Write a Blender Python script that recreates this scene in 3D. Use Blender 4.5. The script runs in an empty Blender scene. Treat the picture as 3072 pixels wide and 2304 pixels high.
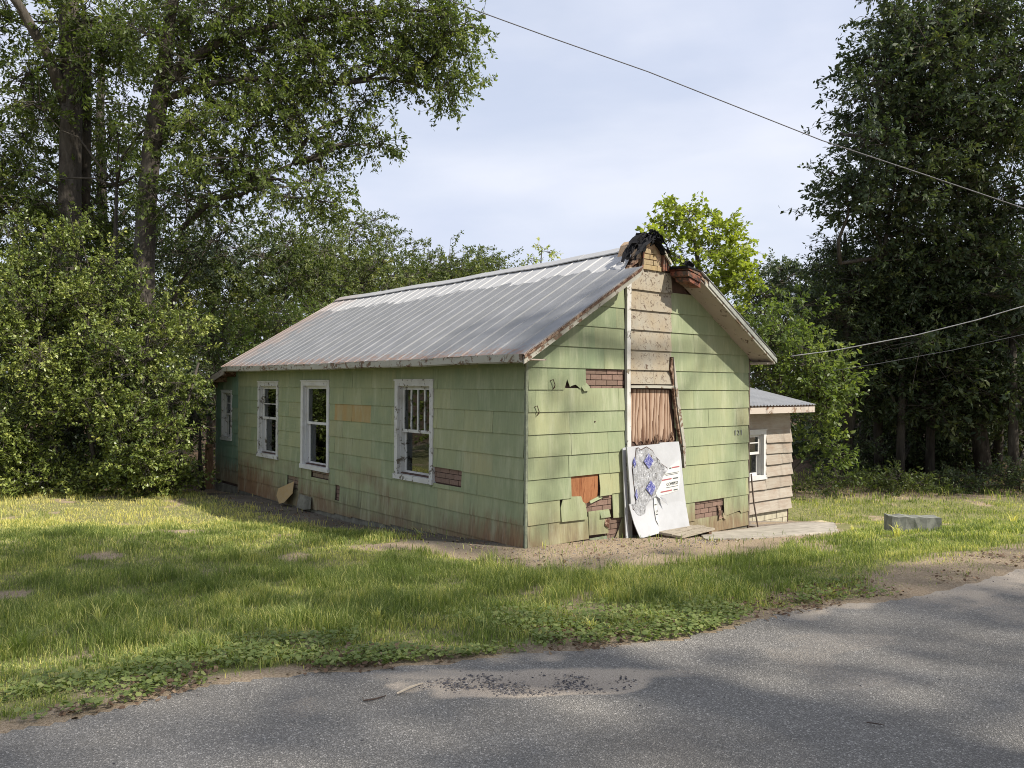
import bpy, bmesh, math, random
import numpy as np
from mathutils import Vector, Matrix
R = math.radians
random.seed(7); rng = np.random.default_rng(7)
sc = bpy.context.scene
COL = sc.collection

# ------------------------------------------------------------------ camera
F_PX, PITCH, ROLL, CAM_Z = 2346.4, 0.003256, 0.006173, 1.6
def cam_dir(u, v):
    c, s = math.cos(ROLL), math.sin(ROLL); u, v = c*u - s*v, s*u + c*v
    return np.array([u, 0, v])
def ray(u, w, v):
    c, s = math.cos(ROLL), math.sin(ROLL); u, v = c*u - s*v, s*u + c*v
    c, s = math.cos(PITCH), math.sin(PITCH)
    return Vector((u, c*w - s*v, s*w + c*v))
cam_d = bpy.data.cameras.new('camera'); cam = bpy.data.objects.new('camera', cam_d); COL.objects.link(cam)
rx, fw, up = ray(1, 0, 0), ray(0, 1, 0), ray(0, 0, 1)
M = Matrix((rx, up, -fw)).transposed().to_4x4(); M.translation = (0, 0, CAM_Z)
cam.matrix_world = M
cam_d.sensor_width = 36; cam_d.lens = F_PX/3072*36; cam_d.clip_end = 2000; cam_d.clip_start = .05
sc.camera = cam
def P(px, py, depth):
    "a place seen at photo pixel (px,py), depth metres in front of the camera"
    d = ray((px-1536)/F_PX, 1, -(py-1152)/F_PX)
    return np.array([d.x*depth/d.y, depth, CAM_Z + d.z*depth/d.y])

# ------------------------------------------------------------------ sky and sun
SUN_AZ = math.atan2(.90, -.436)      # from +Y towards +X
SUN_EL = R(43.5)
W = bpy.data.worlds.new('World'); sc.world = W; W.use_nodes = True
nt = W.node_tree; N = nt.nodes; Lk = nt.links
N.clear()
out = N.new('ShaderNodeOutputWorld'); bg = N.new('ShaderNodeBackground'); Lk.new(bg.outputs[0], out.inputs[0])
bg.inputs[1].default_value = .1
sky = N.new('ShaderNodeTexSky'); sky.sky_type = 'NISHITA'; sky.sun_disc = False
sky.sun_elevation = SUN_EL; sky.sun_rotation = SUN_AZ; sky.air_density = 1.2; sky.dust_density = 1.5; sky.ozone_density = 1.5
tc = N.new('ShaderNodeTexCoord'); mp = N.new('ShaderNodeMapping'); mp.inputs['Scale'].default_value = (1.0, 1.0, 2.6)
mp.inputs['Rotation'].default_value = (0, R(12), R(30)); mp.inputs['Location'].default_value = (.35, .1, .2)
Lk.new(tc.outputs['Generated'], mp.inputs[0])
nz = N.new('ShaderNodeTexNoise'); nz.inputs['Scale'].default_value = 1.9; nz.inputs['Detail'].default_value = 6; nz.inputs['Roughness'].default_value = .5; nz.inputs['Distortion'].default_value = .35
Lk.new(mp.outputs[0], nz.inputs[0])
cr = N.new('ShaderNodeValToRGB'); cr.color_ramp.elements[0].position = .36; cr.color_ramp.elements[1].position = .62
cr.color_ramp.elements[0].color = (.72, .72, .72, 1); cr.color_ramp.elements[1].color = (.97, .97, .97, 1)
Lk.new(nz.outputs[0], cr.inputs[0])
nz2 = N.new('ShaderNodeTexNoise'); nz2.inputs['Scale'].default_value = 3.0; nz2.inputs['Detail'].default_value = 5
mp2 = N.new('ShaderNodeMapping'); mp2.inputs['Scale'].default_value = (1, 1, 3.2); mp2.inputs['Location'].default_value = (3, 1, 0)
Lk.new(tc.outputs['Generated'], mp2.inputs[0]); Lk.new(mp2.outputs[0], nz2.inputs[0])
cr2 = N.new('ShaderNodeValToRGB'); cr2.color_ramp.elements[0].position = .35; cr2.color_ramp.elements[1].position = .65
cr2.color_ramp.elements[0].color = (4.75, 5.15, 6.25, 1); cr2.color_ramp.elements[1].color = (5.75, 6.0, 6.8, 1)
Lk.new(nz2.outputs[0], cr2.inputs[0])
mx = N.new('ShaderNodeMix'); mx.data_type = 'RGBA'
Lk.new(cr.outputs[0], mx.inputs[0]); Lk.new(sky.outputs[0], mx.inputs[6]); Lk.new(cr2.outputs[0], mx.inputs[7])
Lk.new(mx.outputs[2], bg.inputs[0])

sd = bpy.data.lights.new('sun', 'SUN'); sd.energy = 4.7; sd.angle = R(1.1); sd.color = (1, .93, .82)
sun = bpy.data.objects.new('sun', sd); COL.objects.link(sun)
sv = Vector((math.sin(SUN_AZ)*math.cos(SUN_EL), math.cos(SUN_AZ)*math.cos(SUN_EL), math.sin(SUN_EL)))
sun.rotation_euler = sv.to_track_quat('Z', 'Y').to_euler()
sc.view_settings.view_transform = 'Standard'; sc.view_settings.look = 'None'
sc.view_settings.exposure = 0.62; sc.view_settings.gamma = 1; sc.view_settings.use_curve_mapping = False
sc.cycles.max_bounces = 6; sc.cycles.transparent_max_bounces = 8; sc.cycles.diffuse_bounces = 4; sc.cycles.glossy_bounces = 3
sc.cycles.transmission_bounces = 4; sc.cycles.use_denoising = True; sc.cycles.denoising_prefilter = 'NONE'; sc.cycles.filter_width = 1.0

# ------------------------------------------------------------------ materials
class G:
    "tiny node-graph helper"
    def __init__(s, name):
        s.m = bpy.data.materials.new(name); s.m.use_nodes = True; s.t = s.m.node_tree; s.n = s.t.nodes; s.l = s.t.links
        s.b = s.n['Principled BSDF']; s.o = s.n['Material Output']
    def new(s, t, **k):
        x = s.n.new(t)
        for a, b in k.items(): setattr(x, a, b)
        return x
    def coord(s, scale=(1, 1, 1), kind='Object', loc=(0, 0, 0), rot=(0, 0, 0)):
        c = s.new('ShaderNodeTexCoord'); m = s.new('ShaderNodeMapping'); s.l.new(c.outputs[kind], m.inputs[0])
        m.inputs['Scale'].default_value = scale; m.inputs['Location'].default_value = loc; m.inputs['Rotation'].default_value = rot
        return m.outputs[0]
    def noise(s, co, scale=1, detail=4, rough=.55, dist=0):
        x = s.new('ShaderNodeTexNoise'); s.l.new(co, x.inputs['Vector']); x.inputs['Scale'].default_value = scale
        x.inputs['Detail'].default_value = detail; x.inputs['Roughness'].default_value = rough; x.inputs['Distortion'].default_value = dist
        return x.outputs[0]
    def vor(s, co, scale=1, feat='F1', outp='Distance', rnd=1):
        x = s.new('ShaderNodeTexVoronoi', feature=feat); s.l.new(co, x.inputs['Vector']); x.inputs['Scale'].default_value = scale
        x.inputs['Randomness'].default_value = rnd
        return x.outputs[outp]
    def ramp(s, f, stops):
        x = s.new('ShaderNodeValToRGB'); s.l.new(f, x.inputs[0]); e = x.color_ramp.elements
        while len(e) < len(stops): e.new(.5)
        for i, (p, c) in enumerate(stops):
            e[i].position = p; e[i].color = (c, c, c, 1) if isinstance(c, (int, float)) else (*c, 1)
        return x.outputs[0]
    def mix(s, f, a, b, mode='MIX'):
        x = s.new('ShaderNodeMix', data_type='RGBA', blend_type=mode)
        for v, i in ((f, 0), (a, 6), (b, 7)):
            if isinstance(v, (int, float)): x.inputs[i].default_value = v if i == 0 else (v, v, v, 1)
            elif isinstance(v, tuple): x.inputs[i].default_value = (*v, 1)
            else: s.l.new(v, x.inputs[i])
        return x.outputs[2]
    def math(s, op, a, b=0.0, clamp=False):
        x = s.new('ShaderNodeMath', operation=op, use_clamp=clamp)
        for i, v in enumerate((a, b)):
            if isinstance(v, (int, float)): x.inputs[i].default_value = v
            else: s.l.new(v, x.inputs[i])
        return x.outputs[0]
    def sep(s, co):
        x = s.new('ShaderNodeSeparateXYZ'); s.l.new(co, x.inputs[0]); return x.outputs
    def attr(s, name):
        x = s.new('ShaderNodeAttribute'); x.attribute_name = name; return x.outputs['Fac']
    def rand(s): return s.new('ShaderNodeObjectInfo').outputs['Random']
    def bump(s, h, dist=.01, strength=1, prev=None):
        x = s.new('ShaderNodeBump'); s.l.new(h, x.inputs['Height']); x.inputs['Distance'].default_value = dist; x.inputs['Strength'].default_value = strength
        if prev is not None: s.l.new(prev, x.inputs['Normal'])
        s.l.new(x.outputs[0], s.b.inputs['Normal']); return x.outputs[0]
    def fin(s, col=None, rough=.7, spec=.3, metal=0):
        for v, k in ((col, 'Base Color'), (rough, 'Roughness'), (spec, 'Specular IOR Level'), (metal, 'Metallic')):
            if v is None: continue
            if isinstance(v, (int, float)): s.b.inputs[k].default_value = v
            elif isinstance(v, tuple): s.b.inputs[k].default_value = (*v, 1)
            else: s.l.new(v, s.b.inputs[k])
        return s.m

def siding_mat(name, c1, c2, c3, rust=0.0, dirt=1.0):
    g = G(name); co = g.coord()
    big = g.noise(co, .9, 4, .6, .3)
    col = g.ramp(big, [(.3, c1), (.5, c2), (.68, c3)])
    r = g.rand()
    col = g.mix(.45, col, g.ramp(r, [(0, c1), (.35, c2), (.62, c2), (.85, c3), (1, (.30, .26, .15))]))
    st = g.noise(g.coord((70, 70, 2.2)), 1, 3, .6)
    col = g.mix(g.ramp(st, [(.35, .0), (.7, .35)]), col, tuple(min(1, x*1.28+.02) for x in c2))
    st2 = g.noise(g.coord((34, 34, 1.3), loc=(3, 1, 2)), 1, 4, .65)
    col = g.mix(g.ramp(st2, [(.5, 0), (.75, .28)]), col, (.13, .14, .09))
    z = g.sep(g.coord())[2]
    streak = g.noise(g.coord((9, 9, 1.1), loc=(7, 3, 0)), 1, 5, .7)
    h = g.math('ADD', g.math('MULTIPLY', z, -2.0), .02)                # splashed soil, strongest near the ground
    m = g.math('MULTIPLY', g.math('ADD', h, g.math('MULTIPLY', g.math('SUBTRACT', streak, .5), 3.0)), dirt, True)
    col = g.mix(g.math('MULTIPLY', m, .62), col, g.ramp(streak, [(.35, (.20, .12, .06)), (.65, (.09, .08, .055))]))
    br = g.noise(g.coord((.8, .8, 1.6), loc=(1.7, 4.2, .6)), 1, 3, .6)
    bm_ = g.math('MULTIPLY', g.math('ADD', g.math('MULTIPLY', z, -1.7), g.math('MULTIPLY', g.math('SUBTRACT', br, .46), 5.0)), g.ramp(streak, [(.3, .35), (.65, 1)]), True)
    col = g.mix(g.math('MULTIPLY', bm_, .75*min(1, dirt)), col, g.ramp(st, [(.3, (.13, .08, .05)), (.7, (.22, .15, .09))]))
    xx, yy, _ = g.sep(g.coord()); sidew = g.math('LESS_THAN', xx, .004)
    loc_ = g.math('MAXIMUM', g.math('SUBTRACT', 1.75, yy, True), g.math('SUBTRACT', yy, 6.9, True))
    low_ = g.math('ADD', g.math('MULTIPLY', z, -3.2), g.math('ADD', .05, g.math('MULTIPLY', g.math('SUBTRACT', streak, .5), 2.2)), True)
    col = g.mix(g.math('MULTIPLY', g.math('MULTIPLY', g.math('MULTIPLY', loc_, low_), sidew), .8*min(1, dirt)), col, g.ramp(st, [(.35, (.13, .07, .04)), (.65, (.25, .145, .075))]))
    eave_shade = g.math('MULTIPLY', g.math('SUBTRACT', g.math('ADD', z, g.math('MULTIPLY', streak, .6)), 1.95), 3.0, True)  # dark teal tint under the eaves paints the shade there into the siding
    col = g.mix(g.math('MULTIPLY', eave_shade, .35), col, (.10, .16, .10))
    if rust:
        col = g.mix(g.ramp(g.noise(g.coord((5, 5, 1)), 1, 4, .6), [(.3, rust), (.7, rust*.3)]), col, (.35, .205, .07))
    fd = g.noise(g.coord((6, 6, 1.1), loc=(5, 9, 2)), 1, 5, .7); col = g.mix(g.ramp(fd, [(.5, 0), (.72, .45)]), col, (.40, .41, .29))
    sp = g.noise(co, 45, 3, .7)
    col = g.mix(g.ramp(sp, [(.66, 0), (.74, .5)]), col, (.14, .13, .09))
    g.bump(st, .004, .9); return g.fin(col, .75, .25)
MAT_SIDE = siding_mat('green_siding', (.175, .218, .125), (.225, .255, .148), (.315, .315, .17))
MAT_SIDE_RUST = siding_mat('rusty_siding', (.21, .23, .13), (.27, .26, .14), (.30, .27, .14), rust=.8)
MAT_SIDE_TEAL = siding_mat('teal_siding', (.10, .17, .12), (.125, .205, .145), (.165, .23, .14), dirt=.6)

def cream_mat(name, c, spots=.7):
    g = G(name); co = g.coord()
    col = g.mix(g.ramp(g.noise(co, 3, 5, .6), [(.35, 0), (.7, .8)]), c, tuple(x*y for x, y in zip(c, (.95, .8, .62))))
    col = g.mix(g.ramp(g.noise(g.coord((40, 40, 3)), 1, 3), [(.45, 0), (.75, .45)]), col, (.34, .30, .22))
    v = g.noise(co, 17, 6, .8, .9)
    col = g.mix(g.ramp(v, [(.55, 0), (.60, spots)]), col, (.10, .07, .05))
    g.bump(v, .006, .7); return g.fin(col, .8, .2)
MAT_CREAM = cream_mat('bare_cream_siding', (.285, .265, .22), 1.0)
def peeling(name, paint, wood, amt=.56, scale=9):
    g = G(name)
    v = g.noise(g.coord((1, 1, 1)), scale, 7, .72, .5)
    wg = g.noise(g.coord((30, 30, 4)), 1, 4)
    wc = g.mix(wg, wood, tuple(x*.45 for x in wood))
    col = g.mix(g.ramp(v, [(amt, 0), (amt+.04, 1)]), paint, wc)
    col = g.mix(g.ramp(g.noise(g.coord((3, 3, 3)), 1, 4), [(.45, 0), (.75, .45)]), col, (.25, .22, .16))
    g.bump(g.ramp(v, [(amt, 1), (amt+.04, 0)]), .004, .7); return g.fin(col, .7, .3)
MAT_WHITE = peeling('peeling_white_paint', (.50, .50, .48), (.17, .145, .11), .57)
MAT_WHITE2 = peeling('worn_white_paint', (.54, .54, .53), (.18, .165, .135), .64)
MAT_CREAMW = peeling('peeling_cream_paint', (.34, .33, .28), (.18, .11, .07), .54, 7)
MAT_SOFFIT = peeling('soffit_paint', (.33, .28, .24), (.13, .08, .055), .60, 8)
MAT_ROTTEN = peeling('rotten_wood', (.24, .16, .11), (.10, .04, .02), .47, 14)
MAT_ROTRED = peeling('red_rotten_wood', (.16, .05, .028), (.04, .02, .015), .50, 14)
def wood_mat(name, c1, c2, sc_=(22, 22, 2.2), wave=False, rough=.8):
    g = G(name); co = g.coord(sc_)
    v = g.noise(co, 1, 6, .65, 1.6)
    col = g.ramp(v, [(.32, c1), (.5, c2), (.62, c1), (.7, tuple(x*.4 for x in c1))])
    g.bump(v, .01, .8); return g.fin(col, rough, .2)
MAT_PLY = wood_mat('weathered_plywood', (.24, .13, .08), (.52, .37, .27), (13, 13, .9))
def ply():
    g = G('rotting_plywood'); w = g.new('ShaderNodeTexWave', wave_type='BANDS', bands_direction='X', wave_profile='SAW'); g.l.new(g.coord((1, 1, .16)), w.inputs['Vector'])
    w.inputs['Scale'].default_value = 4.2; w.inputs['Distortion'].default_value = 10; w.inputs['Detail'].default_value = 4; w.inputs['Detail Scale'].default_value = 1.6
    col = g.ramp(w.outputs['Fac'], [(.12, (.10, .055, .035)), (.45, (.24, .155, .105)), (.85, (.36, .265, .20))])
    z = g.sep(g.coord())[2]; rot = g.math('ADD', g.math('MULTIPLY', g.math('SUBTRACT', .95, z), 5), g.math('MULTIPLY', g.math('SUBTRACT', g.noise(g.coord((9, 9, 4)), 1, 4), .5), 4), True)
    col = g.mix(g.math('MULTIPLY', rot, .8), col, (.10, .05, .035)); g.bump(w.outputs['Fac'], .004, .6); return g.fin(col, .85, .15)
MAT_PLY = ply()
MAT_ORANGE = wood_mat('exposed_orange_sheathing', (.19, .07, .03), (.29, .13, .06), (20, 20, 1.6))
MAT_SHEDB = peeling('weathered_pink_board', (.44, .36, .30), (.30, .235, .19), .47, 4)
def shedb():
    g = G('weathered_tan_board'); gr = g.noise(g.coord((2.5, 20, 30)), 1, 5, .65, .5); p = g.noise(g.coord((3.2, 3.2, 4.5)), 1, 5, .65)
    col = g.mix(g.rand(), (.375, .34, .29), (.30, .27, .225)); col = g.mix(g.ramp(p, [(.42, 0), (.72, .75)]), col, (.25, .19, .145)); col = g.mix(g.ramp(gr, [(.45, 0), (.75, .5)]), col, (.22, .16, .12))
    g.bump(gr, .008, .8); return g.fin(col, .85, .15)
MAT_SHEDB = shedb()
MAT_PLANK = wood_mat('grey_plank', (.20, .17, .13), (.33, .29, .23), (4, 18, 18))
def brick_mat(name, c1, c2):
    g = G(name); co = g.coord(); col = g.mix(g.rand(), c1, c2); v = g.noise(co, 30, 5, .7)
    col = g.mix(g.ramp(v, [(.45, 0), (.75, .6)]), col, (.10, .06, .05)); g.bump(v, .004); return g.fin(col, .9, .15)
MAT_BRICK = brick_mat('faded_red_brick', (.215, .145, .115), (.155, .11, .085))
MAT_BRICKG = brick_mat('mossy_brick', (.17, .16, .11), (.24, .15, .11))
MAT_YBRICK = brick_mat('yellow_brick', (.33, .25, .13), (.30, .25, .17))
def plain(name, c, rough=.8, n=.3, sc_=12, metal=0, spec=.25):
    g = G(name); v = g.noise(g.coord(), sc_, 5, .65)
    col = g.mix(g.ramp(v, [(.3, 0), (.75, 1)]), tuple(x*(1-n) for x in c), tuple(min(1, x*(1+n)) for x in c))
    g.bump(v, .006, .5); return g.fin(col, rough, spec, metal)
MAT_SHEATH = plain('dark_sheathing', (.075, .045, .035))
MAT_INT = plain('dark_room_wall', (.16, .15, .13))
MAT_CONC = plain('old_concrete', (.34, .31, .265), .9, .35, 5)
MAT_BLOCKG = plain('mossy_concrete', (.20, .205, .18), .95, .45, 9)
MAT_BLOCKC = plain('painted_cinder_block', (.40, .37, .28), .9, .3, 7)
MAT_FOUND = plain('stained_foundation', (.16, .155, .125), .9, .5, 5)
MAT_FELT = plain('black_roofing_felt', (.008, .008, .010), .85, .5, 18)
MAT_TRIMG = plain('grey_metal_trim', (.30, .31, .28), .55, .25, 20)
MAT_DARKM = plain('dark_metal', (.10, .075, .06), .6, .4, 20)
MAT_CABLE = plain('cable', (.13, .13, .14), .6); MAT_CABLEW = plain('pale_cable', (.42, .42, .42), .5)
MAT_FOIL = plain('white_foam_facing', (.41, .42, .44), .33, .10, 3, 0, .5)
MAT_PRINT = plain('printed_facing', (.55, .55, .53), .5, .08, 4)
MAT_BLUE = plain('blue_print', (.045, .055, .26), .5, .3, 60)
def scrib():
    g = G('scratched_blue_print'); v = g.noise(g.coord((60, 60, 26)), 1, 4, .7, 1.5); return g.fin(g.ramp(v, [(.46, (.03, .035, .20)), (.56, (.22, .23, .40)), (.62, (.5, .5, .56))]), .5, .3)
MAT_BLUE = scrib(); MAT_PALEB = MAT_BLUE
MAT_REDP = plain('red_print', (.33, .10, .11), .5, .2); MAT_DKP = plain('grey_print', (.09, .10, .10), .5, .2)
MAT_NUM = plain('number_metal', (.16, .17, .15), .4, .2)
MAT_CURT = plain('grey_curtain', (.34, .34, .32), .8, .2)
MAT_STICK = plain('pale_stick', (.42, .36, .28)); MAT_TWIG = plain('dark_twig', (.07, .05, .04))
def crinkle():
    g = G('crinkled_silver_facing'); co = g.coord((1, 1, .45))
    v = g.noise(co, 26, 6, .7, 1.2)
    col = g.ramp(v, [(.36, (.06, .06, .07)), (.43, (.30, .305, .32)), (.6, (.44, .45, .47))]); g.bump(v, .02, 1); return g.fin(col, .35, .5, .25)
MAT_CRINK = crinkle()
def glass():
    g = G('window_glass'); g.fin((.02, .022, .022), .03, .5)
    tr = g.new('ShaderNodeBsdfTransparent'); tr.inputs[0].default_value = (.5, .52, .5, 1)
    gl = g.new('ShaderNodeBsdfGlossy'); gl.inputs['Roughness'].default_value = .02; gl.inputs[0].default_value = (.9, .95, .95, 1)
    fr = g.new('ShaderNodeFresnel'); fr.inputs[0].default_value = 1.6
    m = g.new('ShaderNodeMixShader'); f = g.math('ADD', fr.outputs[0], .06, True)
    g.l.new(f, m.inputs[0]); g.l.new(tr.outputs[0], m.inputs[1]); g.l.new(gl.outputs[0], m.inputs[2]); g.l.new(m.outputs[0], g.o.inputs[0])
    return g.m
MAT_GLASS = glass()
def roof_mat():
    g = G('galvanised_roof'); co = g.coord(); x, y, z = g.sep(co)
    v = g.noise(co, 3.2, 5, .6); sp = g.noise(co, 60, 4, .7)
    col = g.ramp(v, [(.3, (.175, .18, .185)), (.7, (.225, .228, .232))])
    col = g.mix(g.ramp(g.noise(g.coord((.7, 9, .7)), 1, 5, .7), [(.45, 0), (.8, .4)]), col, (.30, .31, .35))
    col = g.mix(g.ramp(sp, [(.6, 0), (.72, .55)]), col, (.20, .19, .17))
    # brighter recoated band under the ridge with a ragged lower edge
    edge = g.math('ADD', z, g.math('MULTIPLY', g.math('SUBTRACT', g.noise(g.coord((1.6, 1.6, 1.6)), 1, 3, .8), .5), .45))
    col = g.mix(g.math('MULTIPLY', g.math('SUBTRACT', edge, 3.20), 60, True), col, (.40, .40, .40))
    # rust at the far end and along the eave
    rf = g.math('ADD', g.math('MULTIPLY', g.math('SUBTRACT', y, 8.1), .8), g.math('MULTIPLY', g.math('SUBTRACT', v, .5), 2.5), True)
    col = g.mix(g.math('MULTIPLY', rf, .5), col, (.36, .24, .18))
    re = g.math('ADD', g.math('MULTIPLY', g.math('SUBTRACT', 2.06, z), 9), g.math('MULTIPLY', g.math('SUBTRACT', g.noise(co, 14, 4), .5), 5), True)
    col = g.mix(g.math('MULTIPLY', re, .7), col, (.22, .13, .09))
    g.bump(v, .004, .4); return g.fin(col, .6, .3, 0)
MAT_ROOF = roof_mat()
def foliage(name, dark, mid, light, trans=.35, rough=.5, spec=.35):
    g = G(name); v = g.attr('v')
    col = g.ramp(v, [(0, dark), (.5, mid), (.85, light), (1, tuple(min(1, x*y) for x, y in zip(light, (1.18, 1.08, .95))))])
    g.fin(col, rough, spec)
    t = g.new('ShaderNodeBsdfTranslucent'); g.l.new(g.mix(1.0, col, (1.5, 1.6, .75), 'MULTIPLY'), t.inputs[0])
    m = g.new('ShaderNodeMixShader'); m.inputs[0].default_value = trans
    g.l.new(g.b.outputs[0], m.inputs[1]); g.l.new(t.outputs[0], m.inputs[2]); g.l.new(m.outputs[0], g.o.inputs[0])
    return g.m
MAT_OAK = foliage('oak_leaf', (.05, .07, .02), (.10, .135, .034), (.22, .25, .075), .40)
MAT_OAKD = foliage('shaded_oak_leaf', (.032, .05, .026), (.058, .082, .036), (.105, .125, .048), .28)  # darker copy of the oak leaf, the wood's shade painted into its colour
MAT_HOLLY = foliage('holly_leaf', (.06, .09, .022), (.155, .195, .042), (.33, .36, .10), .18, .40, .45)
MAT_BGL = foliage('background_leaf', (.05, .072, .024), (.10, .13, .038), (.20, .22, .07), .35)
MAT_BRIGHT = foliage('bright_leaf', (.15, .19, .035), (.27, .32, .05), (.43, .45, .085), .45)
MAT_SHRUB = foliage('shrub_leaf', (.07, .105, .03), (.125, .17, .045), (.22, .26, .08), .4)
MAT_GRASS = foliage('grass_blade', (.10, .14, .038), (.23, .28, .08), (.58, .56, .23), .42, .55, .25)
MAT_COVER = foliage('ground_cover_leaf', (.10, .14, .04), (.17, .22, .06), (.28, .31, .11), .3, .5, .3)
MAT_DEAD = foliage('dead_leaf', (.08, .05, .035), (.16, .105, .07), (.28, .21, .15), .1, .8, .1)
def bark():
    g = G('bark'); v = g.noise(g.coord((7, 7, 1.6)), 1, 6, .7, .5)
    col = g.ramp(v, [(.3, (.03, .026, .022)), (.55, (.08, .07, .058)), (.75, (.14, .125, .105))]); g.bump(v, .05, 1); return g.fin(col, .9, .15)
MAT_BARK = bark()

# ------------------------------------------------------------------ builders
def link(o, parent=None):
    COL.objects.link(o)
    if parent: o.parent = parent
    return o
def tag(o, label=None, cat=None, group=None, kind=None):
    for k, v in (('label', label), ('category', cat), ('group', group), ('kind', kind)):
        if v: o[k] = v
    return o
def empty(name, loc=(0, 0, 0), rz=0, **k):
    o = bpy.data.objects.new(name, None); o.empty_display_size = .2; link(o); o.location = loc; o.rotation_euler.z = rz
    return tag(o, **k)
class MB:
    def __init__(s): s.v = []; s.f = []
    def add(s, vs, fs):
        n = len(s.v); s.v += [tuple(map(float, v)) for v in vs]; s.f += [tuple(i+n for i in f) for f in fs]; return s
    def hexa(s, p): return s.add(p, [(0, 1, 2, 3), (7, 6, 5, 4), (0, 4, 5, 1), (1, 5, 6, 2), (2, 6, 7, 3), (3, 7, 4, 0)])
    def box(s, a0, a1, b0, b1, z0, z1):
        return s.hexa([(a0, b0, z0), (a1, b0, z0), (a1, b1, z0), (a0, b1, z0), (a0, b0, z1), (a1, b0, z1), (a1, b1, z1), (a0, b1, z1)])
    def prism(s, front, back):
        n = len(front)
        return s.add(list(front)+list(back), [tuple(range(n)), tuple(range(2*n-1, n-1, -1))]+[(i, n+i, n+(i+1) % n, (i+1) % n) for i in range(n)])
    def tube(s, pts, rad, k=8, cap=True, wob=0):
        pts = [Vector(p) for p in pts]; rad = rad if hasattr(rad, '__len__') else [rad]*len(pts); rings = []
        u = None
        for i, p in enumerate(pts):
            d = (pts[min(i+1, len(pts)-1)]-pts[max(i-1, 0)]).normalized()
            if u is None: u = d.orthogonal().normalized()
            else: u = (u-d*u.dot(d)).normalized()
            w = d.cross(u); ring = []
            for j in range(k):
                a = 2*math.pi*j/k; r = rad[i]*(1+wob*(random.random()-.5))
                ring.append(p+u*math.cos(a)*r+w*math.sin(a)*r)
            rings.append(ring)
        vs = [q for r_ in rings for q in r_]; fs = []
        for i in range(len(pts)-1):
            for j in range(k): fs.append((i*k+j, i*k+(j+1) % k, (i+1)*k+(j+1) % k, (i+1)*k+j))
        if cap: fs += [tuple(range(k))[::-1], tuple(range((len(pts)-1)*k, len(pts)*k))]
        return s.add(vs, fs)
    def build(s, name, mat, parent=None, smooth=False, **k):
        me = bpy.data.meshes.new(name); me.from_pydata(s.v, [], s.f)
        b = bmesh.new(); b.from_mesh(me); bmesh.ops.recalc_face_normals(b, faces=b.faces); b.to_mesh(me); b.free()
        me.materials.append(mat)
        if smooth: me.polygons.foreach_set('use_smooth', [True]*len(me.polygons))
        return tag(link(bpy.data.objects.new(name, me), parent), **k)
def np_mesh(name, V, nper, mat, attr=None, extra=None, parent=None, smooth=False, **k):
    "V: (faces*nper,3) every face has its own nper corners; extra: (verts, tri/quads idx)"
    V = np.asarray(V, np.float32).reshape(-1, 3); nf = len(V)//nper
    me = bpy.data.meshes.new(name); me.vertices.add(len(V)); me.vertices.foreach_set('co', V.ravel())
    me.loops.add(nf*nper); me.loops.foreach_set('vertex_index', np.arange(nf*nper, dtype=np.int32))
    me.polygons.add(nf); me.polygons.foreach_set('loop_start', np.arange(0, nf*nper, nper, dtype=np.int32))
    me.update(calc_edges=True)
    if attr is not None:
        a = me.attributes.new('v', 'FLOAT', 'FACE'); a.data.foreach_set('value', np.asarray(attr, np.float32))
    me.materials.append(mat)
    return tag(link(bpy.data.objects.new(name, me), parent), **k)
def unit(a): return a/np.maximum(np.linalg.norm(a, axis=-1, keepdims=True), 1e-9)
class VN:
    "2-D value noise"
    def __init__(s, seed): s.g = np.random.default_rng(seed).random((128, 128))
    def __call__(s, x, y):
        x = np.asarray(x, float); y = np.asarray(y, float); xi = np.floor(x).astype(int); yi = np.floor(y).astype(int); fx = x-xi; fy = y-yi
        fx = fx*fx*(3-2*fx); fy = fy*fy*(3-2*fy); g = s.g
        q = lambda i, j: g[i % 128, j % 128]
        return (q(xi, yi)*(1-fx)+q(xi+1, yi)*fx)*(1-fy)+(q(xi, yi+1)*(1-fx)+q(xi+1, yi+1)*fx)*fy
vn = VN(3); vn2 = VN(9)
def fbm(x, y, o=4):
    t = 0; a = .5
    for i in range(o): t = t+a*vn(x*2**i+i*17.3, y*2**i+i*5.1); a *= .5
    return t/(1-.5**o)

# ------------------------------------------------------------------ terrain
HX, HY, YAW = .1739, 9.3628, .693488
DG = np.array([math.cos(YAW), math.sin(YAW)]); DL = np.array([-DG[1], DG[0]])
def to_house(x, y): return (x-HX)*DG[0]+(y-HY)*DG[1], (x-HX)*DL[0]+(y-HY)*DL[1]
def to_world(a, b): return HX+a*DG[0]+b*DL[0], HY+a*DG[1]+b*DL[1]
EX = [-40, -12, -6, -2.34, -2.01, -1.64, -1.17, -.45, .34, 1.09, 1.7, 2.4, 2.95, 3.83, 4.64, 8, 14, 40]
EY = [-22, -4.2, .9, 3.60, 3.84, 4.15, 4.37, 4.55, 4.79, 4.98, 5.4, 5.83, 6.03, 6.57, 7.08, 9.0, 11.8, 24]
def edge(x): return np.interp(x, EX, EY)
def ss(x, a, b): t = np.clip((x-a)/(b-a), 0, 1); return t*t*(3-2*t)
def lin(x, a, b): return np.clip((x-a)/(b-a), 0, 1)
def H(x, y):
    x = np.asarray(x, float); y = np.asarray(y, float); e = y-edge(x)
    h = -.33*lin(e, .1, 4.3)-.30*ss(y, 9.2, 13.0)*(e > 0)-.12*ss(y, 15.5, 17.5)*(x < 2)-.36*ss(y, 12.6, 15.5)*ss(x, 1.5, 4.2)
    a, b = to_house(x, y)
    away = np.clip(np.maximum.reduce([-a-.6, a-6.5, -b-1.5, b-14]), 0, 1)
    h = h+(fbm(x*.9, y*.9)-.5)*.09*np.clip(e, 0, 1)*away
    return h
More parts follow.
